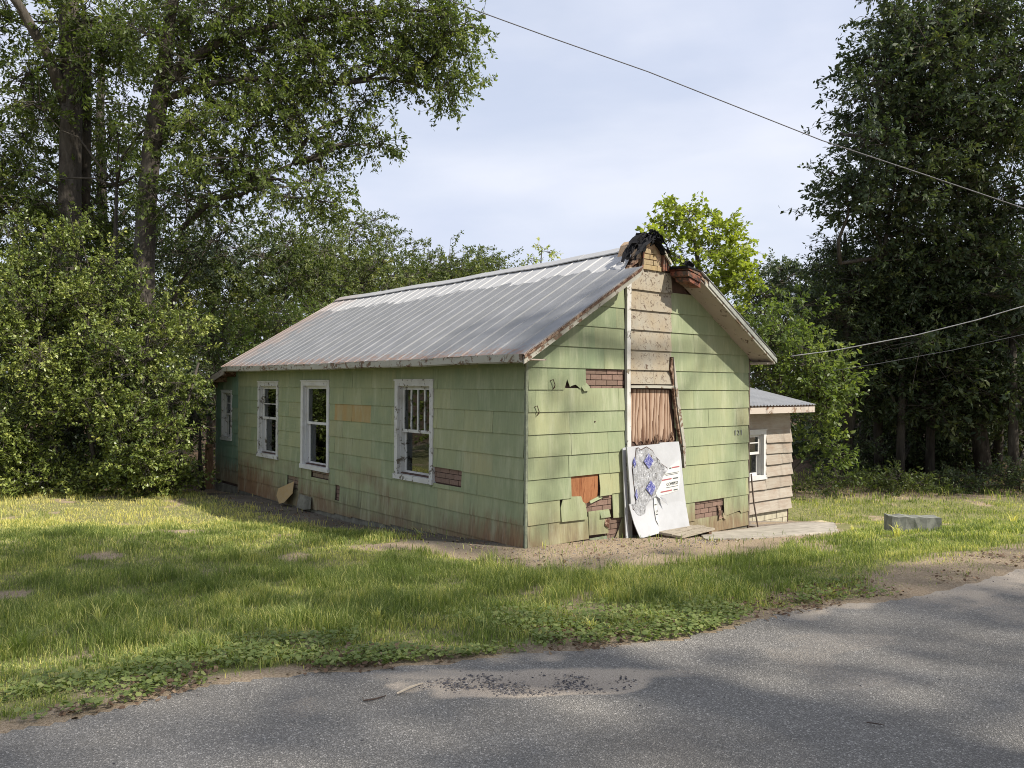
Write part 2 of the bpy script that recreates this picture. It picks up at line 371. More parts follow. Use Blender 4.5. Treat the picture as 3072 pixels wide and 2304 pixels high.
def Hf(x, y): return float(H(x, y))

def dirt_mask(x, y):
    a, b = to_house(x, y); n = (fbm(x*1.7+3, y*1.7)-.5)*.7
    front = np.interp(a, [-1.1, -.93, -.89, .4, 2, 4.3, 6, 6.8], [.8, -.7, -1.85, -2.1, -2.2, -1.8, -.95, .4])
    m1 = ss(b+n*1.0, front-.12, front+.25)*(a > -1.35+n)*(a < 6.8)*(b < 1.3)
    m2 = ss(a+n*.6, -.85, -.55)*(b > -.6)*(b < 11.5)
    m = np.maximum(m1, m2)*(a < 8)
    for cx, cy, r in SPOTS:
        m = np.maximum(m, .85*(1-ss(np.hypot((x-cx)*.8, (y-cy)*1.0)+n*.75, r*.25, r)))
    e = y-edge(x)
    m = np.maximum(m, .95*(1-ss(e+n*.8, .0, .30)))
    m = np.maximum(m, (1-ss(e+n*2.2, .3, 1.3))*ss(x, 2.3, 3.2)*.95)
    m = np.maximum(m, .7*ss(fbm(x*1.4+40, y*1.4+11), .64, .74))
    m = np.maximum(m, ss(y+x*.0, 17.5, 19.5)*.9*(x > 3))
    m = np.maximum(m, ss(y, 16.6, 17.6)*.9*(x < -4))
    return np.clip(m, 0, 1)
def gpt(px, py, z):
    d = ray((px-1536)/F_PX, 1, -(py-1152)/F_PX); t = (z-CAM_Z)/d.z; return d.x*t, d.y*t
SPOTS = [(*gpt(850, 1625, -.45), .32), (*gpt(875, 1690, -.4), .30), (*gpt(640, 1722, -.35), .35), (*gpt(1110, 1662, -.4), .38), (*gpt(560, 1600, -.5), .4),
         (*gpt(20, 1770, -.3), .25), (*gpt(300, 1690, -.4), .3), (*gpt(450, 2000, -.1), .12), (*gpt(2250, 1730, -.25), .3)]

def ground_mat():
    g = G('lawn_soil'); co = g.coord(); d = g.attr('dirt'); c = g.attr('conc')
    v = g.noise(co, 5, 6, .65); f = g.noise(co, 60, 5, .75)
    soil = g.ramp(f, [(.3, (.19, .14, .09)), (.5, (.34, .265, .185)), (.68, (.52, .42, .31)), (.8, (.66, .56, .45))])
    turf = g.ramp(v, [(.3, (.17, .18, .075)), (.6, (.26, .25, .12)), (.8, (.34, .29, .18))])
    turf = g.mix(g.ramp(f, [(.4, 0), (.8, .5)]), turf, (.20, .17, .09))
    mo = g.math('ADD', d, g.math('MULTIPLY', g.math('SUBTRACT', v, .5), .5), True)
    col = g.mix(g.ramp(mo, [(.3, 0), (.65, 1)]), turf, soil)
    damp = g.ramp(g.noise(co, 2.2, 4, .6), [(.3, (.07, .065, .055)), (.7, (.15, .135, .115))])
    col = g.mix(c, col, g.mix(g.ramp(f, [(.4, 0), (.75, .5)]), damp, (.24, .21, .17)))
    leaf = g.vor(co, 16, outp='Color')
    lit = g.ramp(leaf, [(.2, (.045, .03, .02)), (.6, (.10, .065, .04)), (1, (.17, .12, .08))])
    col = g.mix(g.attr('litter'), col, lit)
    g.bump(f, .03, .8); return g.fin(col, .95, .1)
def axis(lo, hi, step, far):
    c = list(np.arange(lo, hi+1e-6, step)); s = step; x = c[-1]
    while x < far: s *= 1.35; x += s; c.append(x)
    s = step; x = c[0]
    while x > -far: s *= 1.35; x -= s; c.insert(0, x)
    return np.array(c)
def sheet(name, xs, ys, hf, mat, attrs, mask=None, **k):
    Xg, Yg = np.meshgrid(xs, ys, indexing='ij'); Z = hf(Xg, Yg); nx, ny = Xg.shape
    V = np.stack([Xg, Yg, Z], -1).reshape(-1, 3); idx = np.arange(nx*ny).reshape(nx, ny)
    Q = np.stack([idx[:-1, :-1], idx[1:, :-1], idx[1:, 1:], idx[:-1, 1:]], -1).reshape(-1, 4)
    if mask is not None:
        keep = mask(Xg, Yg).reshape(-1); Q = Q[keep[Q].all(1)]
    me = bpy.data.meshes.new(name); me.vertices.add(len(V)); me.vertices.foreach_set('co', V.astype(np.float32).ravel())
    me.loops.add(Q.size); me.loops.foreach_set('vertex_index', Q.astype(np.int32).ravel())
    me.polygons.add(len(Q)); me.polygons.foreach_set('loop_start', np.arange(0, Q.size, 4, dtype=np.int32)); me.update(calc_edges=True)
    me.polygons.foreach_set('use_smooth', [True]*len(Q))
    for n_, fn in attrs.items():
        a = me.attributes.new(n_, 'FLOAT', 'POINT'); a.data.foreach_set('value', fn(Xg, Yg).reshape(-1).astype(np.float32))
    me.materials.append(mat)
    return tag(link(bpy.data.objects.new(name, me)), **k)
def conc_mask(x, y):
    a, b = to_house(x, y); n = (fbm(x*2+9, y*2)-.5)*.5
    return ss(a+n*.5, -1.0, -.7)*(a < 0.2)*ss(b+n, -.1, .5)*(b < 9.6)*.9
def litter_mask(x, y): return np.clip(ss(y, 18, 21)*(x > 2)+ss(y, 16.9, 18)*(x < -3)+ss(y, 20, 24), 0, 1)*.95
def Hg(x, y):
    e = y-edge(x); onroad = (1-ss(e, -.30, -.08))*(e > -6.7)
    return H(x, y)-.035*onroad
MAT_GROUND = ground_mat()
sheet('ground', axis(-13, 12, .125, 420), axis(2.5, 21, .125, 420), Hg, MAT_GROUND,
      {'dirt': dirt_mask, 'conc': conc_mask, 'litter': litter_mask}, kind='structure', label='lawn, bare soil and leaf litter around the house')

# road
def pot(x, y):  # sand-filled hollow
    cx, cy = .12, 4.22; u = (x-cx)*.985+(y-cy)*.12; v = -(x-cx)*.06+(y-cy)
    return np.hypot(u/.62, v/.17)
def sand_mask(x, y):
    n = (fbm(x*5+2, y*5)-.5); p = pot(x, y)
    m = 1-ss(p+n*.9, .75, 1.35)
    tail = (1-ss(np.abs(y-4.36-.03*(x-.1))+n*.10, .02, .13))*(1-ss(np.abs(x-.1), .55, 1.25))*.75
    e = y-edge(x)
    ed = ss(e+n*.35, -.30, -.04)*.75*(.35+.65*ss(fbm(x*1.3, y*1.3), .4, .62))
    rt = ss(e+n*.9, -1.0, -.1)*ss(x, 2.2, 4.0)*.9
    far = ss(fbm(x*1.1+60, y*1.6), .64, .72)*.35
    return np.clip(np.maximum.reduce([m, tail, ed, rt, far]), 0, 1)
def road_mat():
    g = G('worn_asphalt'); co = g.coord(); s = g.attr('sand')
    ch = g.vor(co, 165, outp='Color'); chd = g.vor(co, 165)
    chv = g.ramp(g.sep(ch)[0], [(0, .085), (.5, .135), (.78, .19), (.93, .29), (1, .48)])
    fine = g.noise(co, 260, 3, .7)
    col = g.mix(.30, chv, g.ramp(fine, [(.3, .06), (.7, .30)]))
    big = g.noise(co, 1.1, 5, .6)
    col = g.mix(1.0, col, g.ramp(big, [(.3, (1.12, 1.05, .95)), (.55, (1.25, 1.18, 1.08)), (.75, (1.42, 1.35, 1.25))]), 'MULTIPLY')
    pit = g.noise(co, 9, 3, .6)
    col = g.mix(g.ramp(pit, [(.70, 0), (.76, .55)]), col, (.05, .05, .055))
    dd = g.new('ShaderNodeVectorMath', operation='ADD'); nn = g.new('ShaderNodeTexNoise'); g.l.new(co, nn.inputs['Vector']); nn.inputs['Scale'].default_value = 2.5; nn.inputs['Detail'].default_value = 5
    sc3 = g.new('ShaderNodeVectorMath', operation='SCALE'); g.l.new(nn.outputs['Color'], sc3.inputs[0]); sc3.inputs[3].default_value = .35; g.l.new(co, dd.inputs[0]); g.l.new(sc3.outputs[0], dd.inputs[1])
    ck = g.vor(dd.outputs[0], .75, 'DISTANCE_TO_EDGE'); ckm = g.ramp(ck, [(.0, 1), (.006, 1), (.012, 0)])
    ckm = g.math('MULTIPLY', ckm, g.ramp(g.noise(co, .8, 2), [(.6, 0), (.66, .5)]))
    col = g.mix(g.math('MULTIPLY', ckm, .75), col, (.035, .033, .03))
    sta = g.noise(g.coord((.5, 1.6, 1), loc=(4, 2, 0), rot=(0, 0, -.55)), 1, 5, .65); col = g.mix(g.ramp(sta, [(.5, 0), (.7, .35)]), col, (.09, .085, .08))
    sv_ = g.ramp(g.noise(co, 160, 4, .75), [(.35, (.30, .25, .20)), (.55, (.48, .41, .33)), (.75, (.62, .55, .46))])
    sm = g.math('ADD', s, g.math('MULTIPLY', g.math('SUBTRACT', g.noise(co, 70, 5, .8), .5), 1.0), True)
    col = g.mix(g.ramp(sm, [(.28, 0), (.7, .92)]), col, sv_)
    dam = g.attr('damp'); col = g.mix(g.math('MULTIPLY', dam, .22), col, (.13, .10, .09))
    g.bump(chd, .006, .8); return g.fin(col, .85, .25)
def Hr(x, y):
    p = pot(x, y); return .0+.004*np.sin(x*1.3)*np.cos(y*1.1)-.022*(1-ss(p, .2, 1.1))
sheet('road', axis(-6, 8, .05, 60), np.array(list(np.arange(-8, 2.9, .25))+list(np.arange(2.9, 8.2, .04))+list(np.arange(8.2, 30, .3))), Hr, road_mat(),
      {'sand': sand_mask, 'damp': lambda x, y: (1-ss(pot(x, y), .35, .95))*ss(y, 3.4, 4.2)}, kind='structure',
      mask=lambda x, y: (y-edge(x) < .02+(fbm(x*5, y*5)-.5)*.16) & (y-edge(x) > -6.6), label='worn grey asphalt road with a sand filled hollow')

# ------------------------------------------------------------------ house
HOUSE = empty('house', (HX, HY, 0), YAW, label='small abandoned green clapboard house with a rusty metal gable roof', cat='house')
gab = lambda s, o, z: (s, -o, z)
lng = lambda s, o, z: (-o, s, z)
def zrow(k): return 1.837-.272*k
def clip(poly, A, B, C_):     # keep A*s+B*z<=C
    o = []
    for i in range(len(poly)):
        p, q = poly[i], poly[(i+1) % len(poly)]; fp = A*p[0]+B*p[1]-C_; fq = A*q[0]+B*q[1]-C_
        if fp <= 0: o.append(p)
        if fp*fq < 0: t = fp/(fp-fq); o.append((p[0]+t*(q[0]-p[0]), p[1]+t*(q[1]-p[1])))
    return o
def shingle(mp_, poly, mat, parent=HOUSE, name='shingle', proud=0, tilt=None, top=None, bot=None, **k):
    if len(poly) < 3: return
    zs = [p[1] for p in poly]; z1 = top if top is not None else max(zs); z0 = bot if bot is not None else min(zs)
    if max(p[0] for p in poly)-min(p[0] for p in poly) < .03: return
    j = (random.random()-.3)*.004; tz = random.uniform(-.006, .006)
    cx = sum(p[0] for p in poly)/len(poly); cz = sum(zs)/len(zs)
    def off(z): t = (z1-z)/max(.05, z1-z0); return .001+.015*t+proud*(t if tilt is None else 1)+j*t
    q = [(p[0], p[1]+tz*(p[0]-cx)) for p in poly]
    if tilt:
        c, s = math.cos(tilt), math.sin(tilt); q = [(cx+(a-cx)*c-(z-cz)*s, cz+(a-cx)*s+(z-cz)*c) for a, z in poly]
    m = MB(); m.prism([mp_(a, off(z)+.009, z) for a, z in q], [mp_(a, off(z), z) for a, z in q])
    return m.build(name, mat, parent, **k)
def subtract(rects, h):
    out_ = []
    for (a, b, c, d) in rects:            # s0,s1,z0,z1
        A, B, C_, D = max(a, h[0]), min(b, h[1]), max(c, h[2]), min(d, h[3])
        if A >= B-.004 or C_ >= D-.004: out_.append((a, b, c, d)); continue
        if a < A: out_.append((a, A, c, d))
        if B < b: out_.append((B, b, c, d))
        if c < C_: out_.append((A, B, c, C_))
        if D < d: out_.append((A, B, D, d))
    return [r for r in out_ if r[1]-r[0] > .02 and r[3]-r[2] > .02]
GAP = .0035
def rc(s0, s1, z0, z1):
    GAP = random.choice((.0008, .001, .0012, .0035))
    return [(s0+GAP, z0), (s1-GAP, z0), (s1-GAP, z1), (s0+GAP, z1)]
# --- gable wall cladding
ZR = lambda a: 2.085+.6*min(a, 4.6-a)
left = {-5: [], -4: [], -3: [.88, 1.54], -2: [1.14], -1: [.67, 1.32], 0: [.33], 1: [.13, 1.60], 2: [.70], 3: [.73, 1.40], 4: [.69, 1.42], 5: [.74], 6: [.55]}
def gab_row(k, s0, s1, joints, mat=MAT_SIDE):
    e = [s0]+[j for j in joints if s0 < j < s1]+[s1]; z1, z0 = zrow(k)+.02, zrow(k+1)
    for a, b in zip(e[:-1], e[1:]):
        p = rc(a, b, z0, z1); p = clip(p, -.6, 1, 2.085); p = clip(p, .6, 1, 2.085+.6*4.6)
        if len(p) > 2: shingle(gab, p, mat, top=z1, bot=z0)
for k in range(-5, 0): gab_row(k, .0, 1.70, left[k])
s = .985
shingle(gab, rc(.012, .33, zrow(1), zrow(0)+.02), MAT_SIDE)
shingle(gab, [(.333, zrow(1)), (.60, zrow(1)), (.655, 1.70), (.70, 1.60), (.735, zrow(1)+.05), (.80, 1.63), (.85, 1.60), (.875, 1.578), (.985, 1.60), (.985, 1.857), (.333, 1.857)], MAT_SIDE)
for k in (1, 2, 3, 4): gab_row(k, .012, 1.72+.02*k, left[k])
gab_row(5, .012, .74, []); gab_row(6, .012, .55, []); 
shingle(gab, [(1.237, .185), (1.463, .19), (1.446, .495), (1.242, .49), (1.252, .29)], MAT_SIDE, proud=.012)
shingle(gab, [(1.470, .20), (1.80, .205), (1.78, .495), (1.452, .495)], MAT_SIDE)
shingle(gab, [(.556, -.073), (.992, -.084), (1.005, -.02), (.985, .115), (.945, .14), (.92, .21), (.75, .222), (.60, .205), (.553, .10)], MAT_SIDE, proud=.02)
shingle(gab, [(1.505, -.12), (1.83, -.14), (1.82, .22), (1.494, .22)], MAT_SIDE)
shingle(gab, rc(.012, .36, -.339, -.047), MAT_SIDE); shingle(gab, rc(.36, 1.045, -.341, -.060), MAT_SIDE, proud=.006)
shingle(gab, [(1.055, -.30), (1.41, -.31), (1.40, -.2), (1.36, -.155), (1.36, -.08), (1.44, .0), (1.053, .0)], MAT_SIDE, proud=.004, label='siding shingle with a jagged bite out of its side')
shingle(gab, [(1.26, -.10), (1.44, -.10), (1.44, -.013), (1.26, -.013)], MAT_SIDE, proud=.016, name='shingle_fragment')
shingle(gab, [(1.54, -.40), (1.84, -.42), (1.84, -.14), (1.697, -.14), (1.626, -.272)], MAT_SIDE)
shingle(gab, rc(1.07, 1.40, -.46, -.345), MAT_SIDE_TEAL)
right = {-4: [], -3: [], -2: [3.2], -1: [], 0: [3.74], 1: [3.2, 3.88], 2: [3.56, 4.27], 3: [3.2, 3.92], 4: [3.55, 4.28], 5: [3.25], 6: [4.3, 4.53], 8: [3.6, 3.95]}
for k in list(range(-4, 7)): gab_row(k, 2.68+.045*max(0, k), 4.60, right[k])
shingle(gab, rc(2.9, 3.25, -.34, -.05), MAT_SIDE); shingle(gab, [(3.963, -.35), (4.36, -.30), (4.40, -.34), (4.60, -.33), (4.6, -.05), (3.963, -.05)], MAT_SIDE)
for a, b in ((2.95, 3.6), (3.6, 3.95), (3.95, 4.6)): shingle(gab, rc(a, b, -.55, -.325), MAT_SIDE)
# chimney chase strip of bare cream shingles between two vertical boards
for k, j in zip(range(-6, 0), [[], [2.60], [2.02], [2.05], [], []]):
    e = [1.80]+j+[2.68]
    for a, b in zip(e[:-1], e[1:]):
        p = rc(a, b, zrow(k+1), zrow(k)+.02)
        if k == -6: continue
        if k == -5: p = rc(a, b, zrow(-4), 3.215)
        shingle(gab, p, MAT_CREAM, proud=.012, name='shingle', top=zrow(k)+.02, bot=zrow(k+1))
for a, b in ((1.80, 2.30), (2.30, 2.69)): shingle(gab, rc(a, b, 1.645, zrow(0)+.02), MAT_CREAM, proud=.012)
def board(mp_, pts, o0, o1, mat, name='trim_board', parent=HOUSE, **k):
    m = MB(); m.prism([mp_(a, o1, z) for a, z in pts], [mp_(a, o0, z) for a, z in pts]); return m.build(name, mat, parent, **k)
board(gab, [(1.715, 3.04), (1.76, 3.06), (1.80, 3.06), (1.79, 1.8), (1.81, .9), (1.845, -.45), (1.765, -.45), (1.735, .9), (1.722, 1.9)], .012, .055, MAT_WHITE)
board(gab, [(2.650, 2.03), (2.675, 2.0), (2.72, 1.72), (2.80, 1.30), (2.92, .80), (2.865, .80), (2.78, 1.1), (2.70, 1.5), (2.655, 1.80), (2.615, 1.85)], .02, .06, MAT_ROTTEN)
board(gab, [(2.675, 2.03), (2.705, 1.9), (2.80, 1.45), (2.95, .80), (2.955, .45), (2.925, .45), (2.88, .85), (2.78, 1.25), (2.71, 1.62)], .018, .075, MAT_CREAMW)
board(gab, [(1.80, 1.59), (1.80, 1.625), (2.30, 1.63), (2.72, 1.625), (2.72, 1.585), (2.3, 1.592)], .012, .06, MAT_CREAMW)
# plywood panel with rotted foot
p = [(1.825, 1.575), (2.665, 1.565), (2.70, 1.25), (2.80, .86)]+[(2.80-.05*i, .80+.07*random.random()) for i in range(1, 19)]+[(1.85, .76)]
board(gab, p, -.03, -.008, MAT_PLY, 'plywood_panel')
for i in range(34):     # splintered veneer at its foot
    a = random.uniform(2.02, 2.74); z0 = random.uniform(.76, .86); h = random.uniform(.04, .16); w = random.uniform(.008, .022); l = random.uniform(-.02, .02); o = random.uniform(-.006, .012)
    m = MB(); m.prism([gab(a, o+.006, z0), gab(a+w, o+.006, z0), gab(a+w*.6+l, o+.02, z0+h)], [gab(a, o, z0), gab(a+w, o, z0), gab(a+w*.6+l, o+.012, z0+h)])
    m.build('veneer_splinter', MAT_ROTTEN, HOUSE)
board(gab, [(2.0, .74), (2.84, .74), (2.82, .80), (2.5, .83), (2.2, .81), (2.02, .79)], -.028, .002, MAT_SHEATH, 'rotten_rail')
board(gab, [(2.64, .76), (2.95, .76), (2.80, 1.35), (2.72, 1.62), (2.66, 1.62)], -.035, -.012, MAT_SHEATH, 'sheathing_panel')
bricks_late = True
# orange sheathing patch
board(gab, [(.752, .22), (.752, .478), (1.236, .478), (1.236, .14), (1.10, .115), (.98, .11), (.9, .2)], -.018, -.004, MAT_ORANGE, 'sheathing_panel')
for pl, pr in (([(.90, 1.60), (.99, 1.66), (1.05, 1.60), (1.02, 1.555), (.93, 1.545)], .02), ([(3.80, -.16), (3.88, -.20), (3.86, -.30), (3.90, -.36), (3.80, -.38), (3.82, -.28)], .022), ([(3.94, -.29), (4.02, -.33), (3.98, -.40), (3.92, -.37)], .02),
               ([(1.36, -.10), (1.44, -.13), (1.40, -.24), (1.33, -.20)], .024), ([(1.05, .14), (1.26, .19), (1.30, .16), (1.06, .11)], .018)):
    shingle(gab, pl, MAT_SIDE if pr < .021 else MAT_ROTTEN, proud=pr, name='shingle_fragment')
# wall core
def wall_core(mp_, rects, mat=MAT_SHEATH, o0=-.12, o1=-.02, parent=HOUSE):
    m = MB()
    for (a, b, c, d) in rects: m.prism([mp_(a, o1, c), mp_(b, o1, c), mp_(b, o1, d), mp_(a, o1, d)], [mp_(a, o0, c), mp_(b, o0, c), mp_(b, o0, d), mp_(a, o0, d)])
    return m.build('wall', mat, parent)
m = MB(); pg = [(.0, -.75), (4.61, -.9), (4.61, 2.07), (2.3, 3.455), (0, 2.07)]
m.prism([gab(a, -.02, z) for a, z in pg], [gab(a, -.12, z) for a, z in pg]); m.build('wall', MAT_SHEATH, HOUSE, label='gable end wall under the shingles')
WIN = [(1.95, 2.96, .255, 1.675), (5.09, 6.19, .14, 1.67), (7.20, 8.19, .205, 1.655)]
rects = [(.12, 9.24, -.9, 1.93)]
for w in WIN: rects = subtract(rects, (w[0]+.09, w[1]-.09, w[2]+.07, w[3]-.09))
wall_core(lng, rects)
m = MB(); m.box(4.5, 4.61, .12, 9.24, -1.1, 2.07); m.build('wall', MAT_SIDE, HOUSE, label='far side wall hidden from the road')
m = MB(); m.prism([(a, 9.24, z) for a, z in pg], [(a, 9.14, z) for a, z in pg]); m.build('wall', MAT_SIDE, HOUSE, label='rear gable wall')
m = MB(); m.box(.12, 4.5, .12, 9.14, -.35, -.3); m.build('floor', MAT_INT, HOUSE)
m = MB(); m.box(.12, 4.5, .12, 9.14, 1.95, 1.98); m.build('ceiling', MAT_INT, HOUSE)
m = MB(); m.box(2.5, 2.58, .12, 9.14, -.3, 1.95); m.build('partition_wall', MAT_INT, HOUSE)
# --- long wall cladding
holes = [(w[0]+.02, w[1]-.02, w[2]+.02, w[3]-.02) for w in WIN]
brick_h = [(1.285, 1.96, .26, .485), (5.10, 5.775, -.012, .15), (6.30, 6.785, -.32, -.075), (4.71, 4.86, -.315, -.055)]
for k in range(-1, 9):
    z1, z0 = zrow(k), zrow(k+1)
    if k == -1: z1 = 1.925
    jo = (.305 if k % 2 else 0)+.02; e = [.02]+[jo+.61*i+random.uniform(-.01, .01) for i in range(1, 16) if jo+.61*i < 9.1]+[9.235]
    for a, b in zip(e[:-1], e[1:]):
        rr = [(a, b, z0, z1+.02)]
        for h in holes+brick_h: rr = subtract(rr, h)
        for q in rr:
            p = rc(*q)
            # the cladding stops above the sloping soil
            zb0 = np.interp((q[0]+q[1])/2, [0, 2.3, 3.4, 5.6, 7.2, 9.24], [-.36, -.45, -.50, -.57, -.62, -.60])
            if q[3] < zb0+.06: continue
            if q[2] < zb0: p = clip(p, 0, -1, -zb0)
            rusty = (3.40 < (a+b)/2 < 4.75 and k == 2)
            if len(p) > 2: shingle(lng, p, MAT_SIDE_RUST if rusty else MAT_SIDE, top=z1+.02, bot=z0, **({'label': 'rust stained orange shingle'} if rusty else {}))
# bricks in the openings left by lost shingles
def bricks(mp_, s0, s1, z0, z1, mat, first=.0, L=.205, h=.062, jn=.010, skip=()):
    z = z1-.004; r = 0; n = 0
    while z-.02 > z0:
        zb = max(z0, z-h); a = s0-(.5*L if r % 2 else 0)-first
        while a < s1:
            x0, x1 = max(a, s0), min(a+L-jn, s1)
            if x1-x0 > .02 and n not in skip:
                o = random.uniform(-.002, .002)-.006; m = MB()
                m.prism([mp_(x0, o, zb), mp_(x1, o, zb), mp_(x1, o, z), mp_(x0, o, z)], [mp_(x0, o-.013, zb), mp_(x1, o-.013, zb), mp_(x1, o-.013, z), mp_(x0, o-.013, z)])
                m.build('brick', mat, HOUSE)
            n += 1; a += L
        z -= h+jn; r += 1
bricks(gab, .99, 1.72, 1.572, 1.837, MAT_BRICK)
bricks(gab, 1.0, 1.50, -.03, .20, MAT_BRICK, .08)
bricks(gab, 1.42, 1.70, -.40, -.13, MAT_BRICK, .03)
bricks(gab, 3.255, 3.96, -.35, -.045, MAT_BRICK, .05, skip=(12,))
bricks(lng, 1.285, 1.955, .262, .485, MAT_BRICK, .1); bricks(lng, 5.10, 5.775, -.012, .14, MAT_BRICKG, .05)
bricks(lng, 6.30, 6.785, -.32, -.075, MAT_BRICKG, .02); bricks(lng, 4.715, 4.86, -.31, -.06, MAT_BRICK, .05)
# foundation band
m = MB(); pts = [(0.0, -.62), (9.24, -.80), (9.24, -.585), (7.2, -.60), (5.6, -.55), (3.4, -.48), (2.3, -.43), (0, -.34)]
m.prism([lng(a, .004, z) for a, z in pts], [lng(a, -.02, z) for a, z in pts]); m.build('foundation', MAT_FOUND, HOUSE)
m = MB(); pts = [(0.0, -.62), (4.61, -.95), (4.61, -.52), (3.0, -.50), (1.9, -.40), (.6, -.35), (0, -.345)]
m.prism([gab(a, -.001, z) for a, z in pts], [gab(a, -.02, z) for a, z in pts]); m.build('foundation', MAT_FOUND, HOUSE)
# corner strips
m = MB(); m.box(-.026, .006, -.026, .006, -.36, 2.06); m.build('corner_trim', plain('green_grey_trim', (.19, .21, .15), .6, .35, 14), HOUSE)
m = MB(); m.box(4.598, 4.63, -.02, .01, -.60, 2.03); m.build('corner_trim', MAT_DARKM, HOUSE)
m = MB(); m.tube([(4.655, -.03, .25), (4.70, -.05, -.2), (4.74, -.12, -.68)], .013, 6); m.build('downpipe', MAT_DARKM, HOUSE)
m = MB(); m.box(-.02, .012, 9.235, 9.262, -.66, 1.90); m.build('corner_trim', MAT_SIDE, HOUSE)

# --- windows
def window(mp_, s0, s1, z0, z1, parent, mat, lites=1, split=None, meet=None, cw=.085, curtain=False, label=None):
    def fr(name, a, b, c, d, o0, o1, par, mt=mat):
        m = MB(); m.prism([mp_(a, o1, c), mp_(b, o1, c), mp_(b, o1, d), mp_(a, o1, d)], [mp_(a, o0, c), mp_(b, o0, c), mp_(b, o0, d), mp_(a, o0, d)]); return m.build(name, mt, par)
    def rect(m, a, b, c, d, o0, o1): m.prism([mp_(a, o1, c), mp_(b, o1, c), mp_(b, o1, d), mp_(a, o1, d)], [mp_(a, o0, c), mp_(b, o0, c), mp_(b, o0, d), mp_(a, o0, d)])
    m = MB(); rect(m, s0, s0+cw, z0, z1, -.015, .034); rect(m, s1-cw, s1, z0, z1, -.015, .034); rect(m, s0+cw, s1-cw, z1-cw*.9, z1, -.015, .03)
    a, b, c, d = s0+cw, s1-cw, z0+.05, z1-cw*.9
    rect(m, a, a+.018, c, d, -.13, -.016); rect(m, b-.018, b, c, d, -.13, -.016); rect(m, a+.018, b-.018, d-.018, d, -.13, -.016)
    rect(m, s0-.012, s1+.012, z1, z1+.022, -.01, .045)
    w = m.build('window', mat, parent, **({'label': label} if label else {}))
    fr('sill', s0-.01, s1+.01, z0-.022, z0+.052, -.12, .052, w)
    meet = meet if meet else (c+d)/2; a += .018; b -= .018; d -= .018; c += .002
    st = .045
    def sash(c0, c1, o, n, spl):
        m = MB(); rect(m, a, a+st, c0, c1, o-.035, o); rect(m, b-st, b, c0, c1, o-.035, o); rect(m, a+st, b-st, c0, c0+st, o-.035, o); rect(m, a+st, b-st, c1-st*.8, c1, o-.035, o)
        m.build('sash', mat, w); x0, x1, y0, y1 = a+st, b-st, c0+st, c1-st*.8
        mu = .026; ed = [x0]+[x0+(x1-x0)*i/n for i in range(1, n)]+[x1]
        for e in ed[1:-1]:
            jj = [random.uniform(-.008, .008) for _ in range(6)]
            pl = [(e-mu/2+jj[i], y0+(y1-y0)*i/5) for i in range(6)]; pr = [(e+mu/2+random.uniform(-.003, .007), y0+(y1-y0)*i/5) for i in range(6)][::-1]
            m = MB(); m.prism([mp_(p[0], o-.004, p[1]) for p in pl+pr], [mp_(p[0], o-.03, p[1]) for p in pl+pr]); m.build('muntin', mat, w)
        ys = [y0, y1] if not spl else [y0, spl-.009, spl+.009, y1]
        if spl: fr('muntin', x0, x1, spl-.009, spl+.009, o-.028, o-.003, w)
        for q in range(0, len(ys), 2):
            for e0, e1 in zip(ed[:-1], ed[1:]): fr('pane', e0+(mu/2 if e0 > x0 else 0), e1-(mu/2 if e1 < x1 else 0), ys[q], ys[q+1], o-.02, o-.016, w, MAT_GLASS)
    sash(meet-.01, d, -.045, lites, split); sash(c, meet+.03, -.083, 1, None)
    if curtain:
        m = MB(); 
        for i in range(6): rect(m, a+.02+i*.03, a+.046+i*.03, c+.05, d-.05, -.24-.02*(i % 2), -.23-.02*(i % 2))
        m.build('curtain', MAT_CURT, w)
    return w
window(lng, *WIN[0], HOUSE, MAT_WHITE, lites=4, meet=.93, label='window whose upper sash has four narrow vertical panes')
window(lng, *WIN[1], HOUSE, MAT_WHITE2, lites=1, meet=.92, label='white window with one large pane in each sash', curtain=True)
window(lng, *WIN[2], HOUSE, MAT_WHITE, lites=1, split=1.23, meet=.94, label='grimy window whose upper sash is split by a bar', curtain=True)

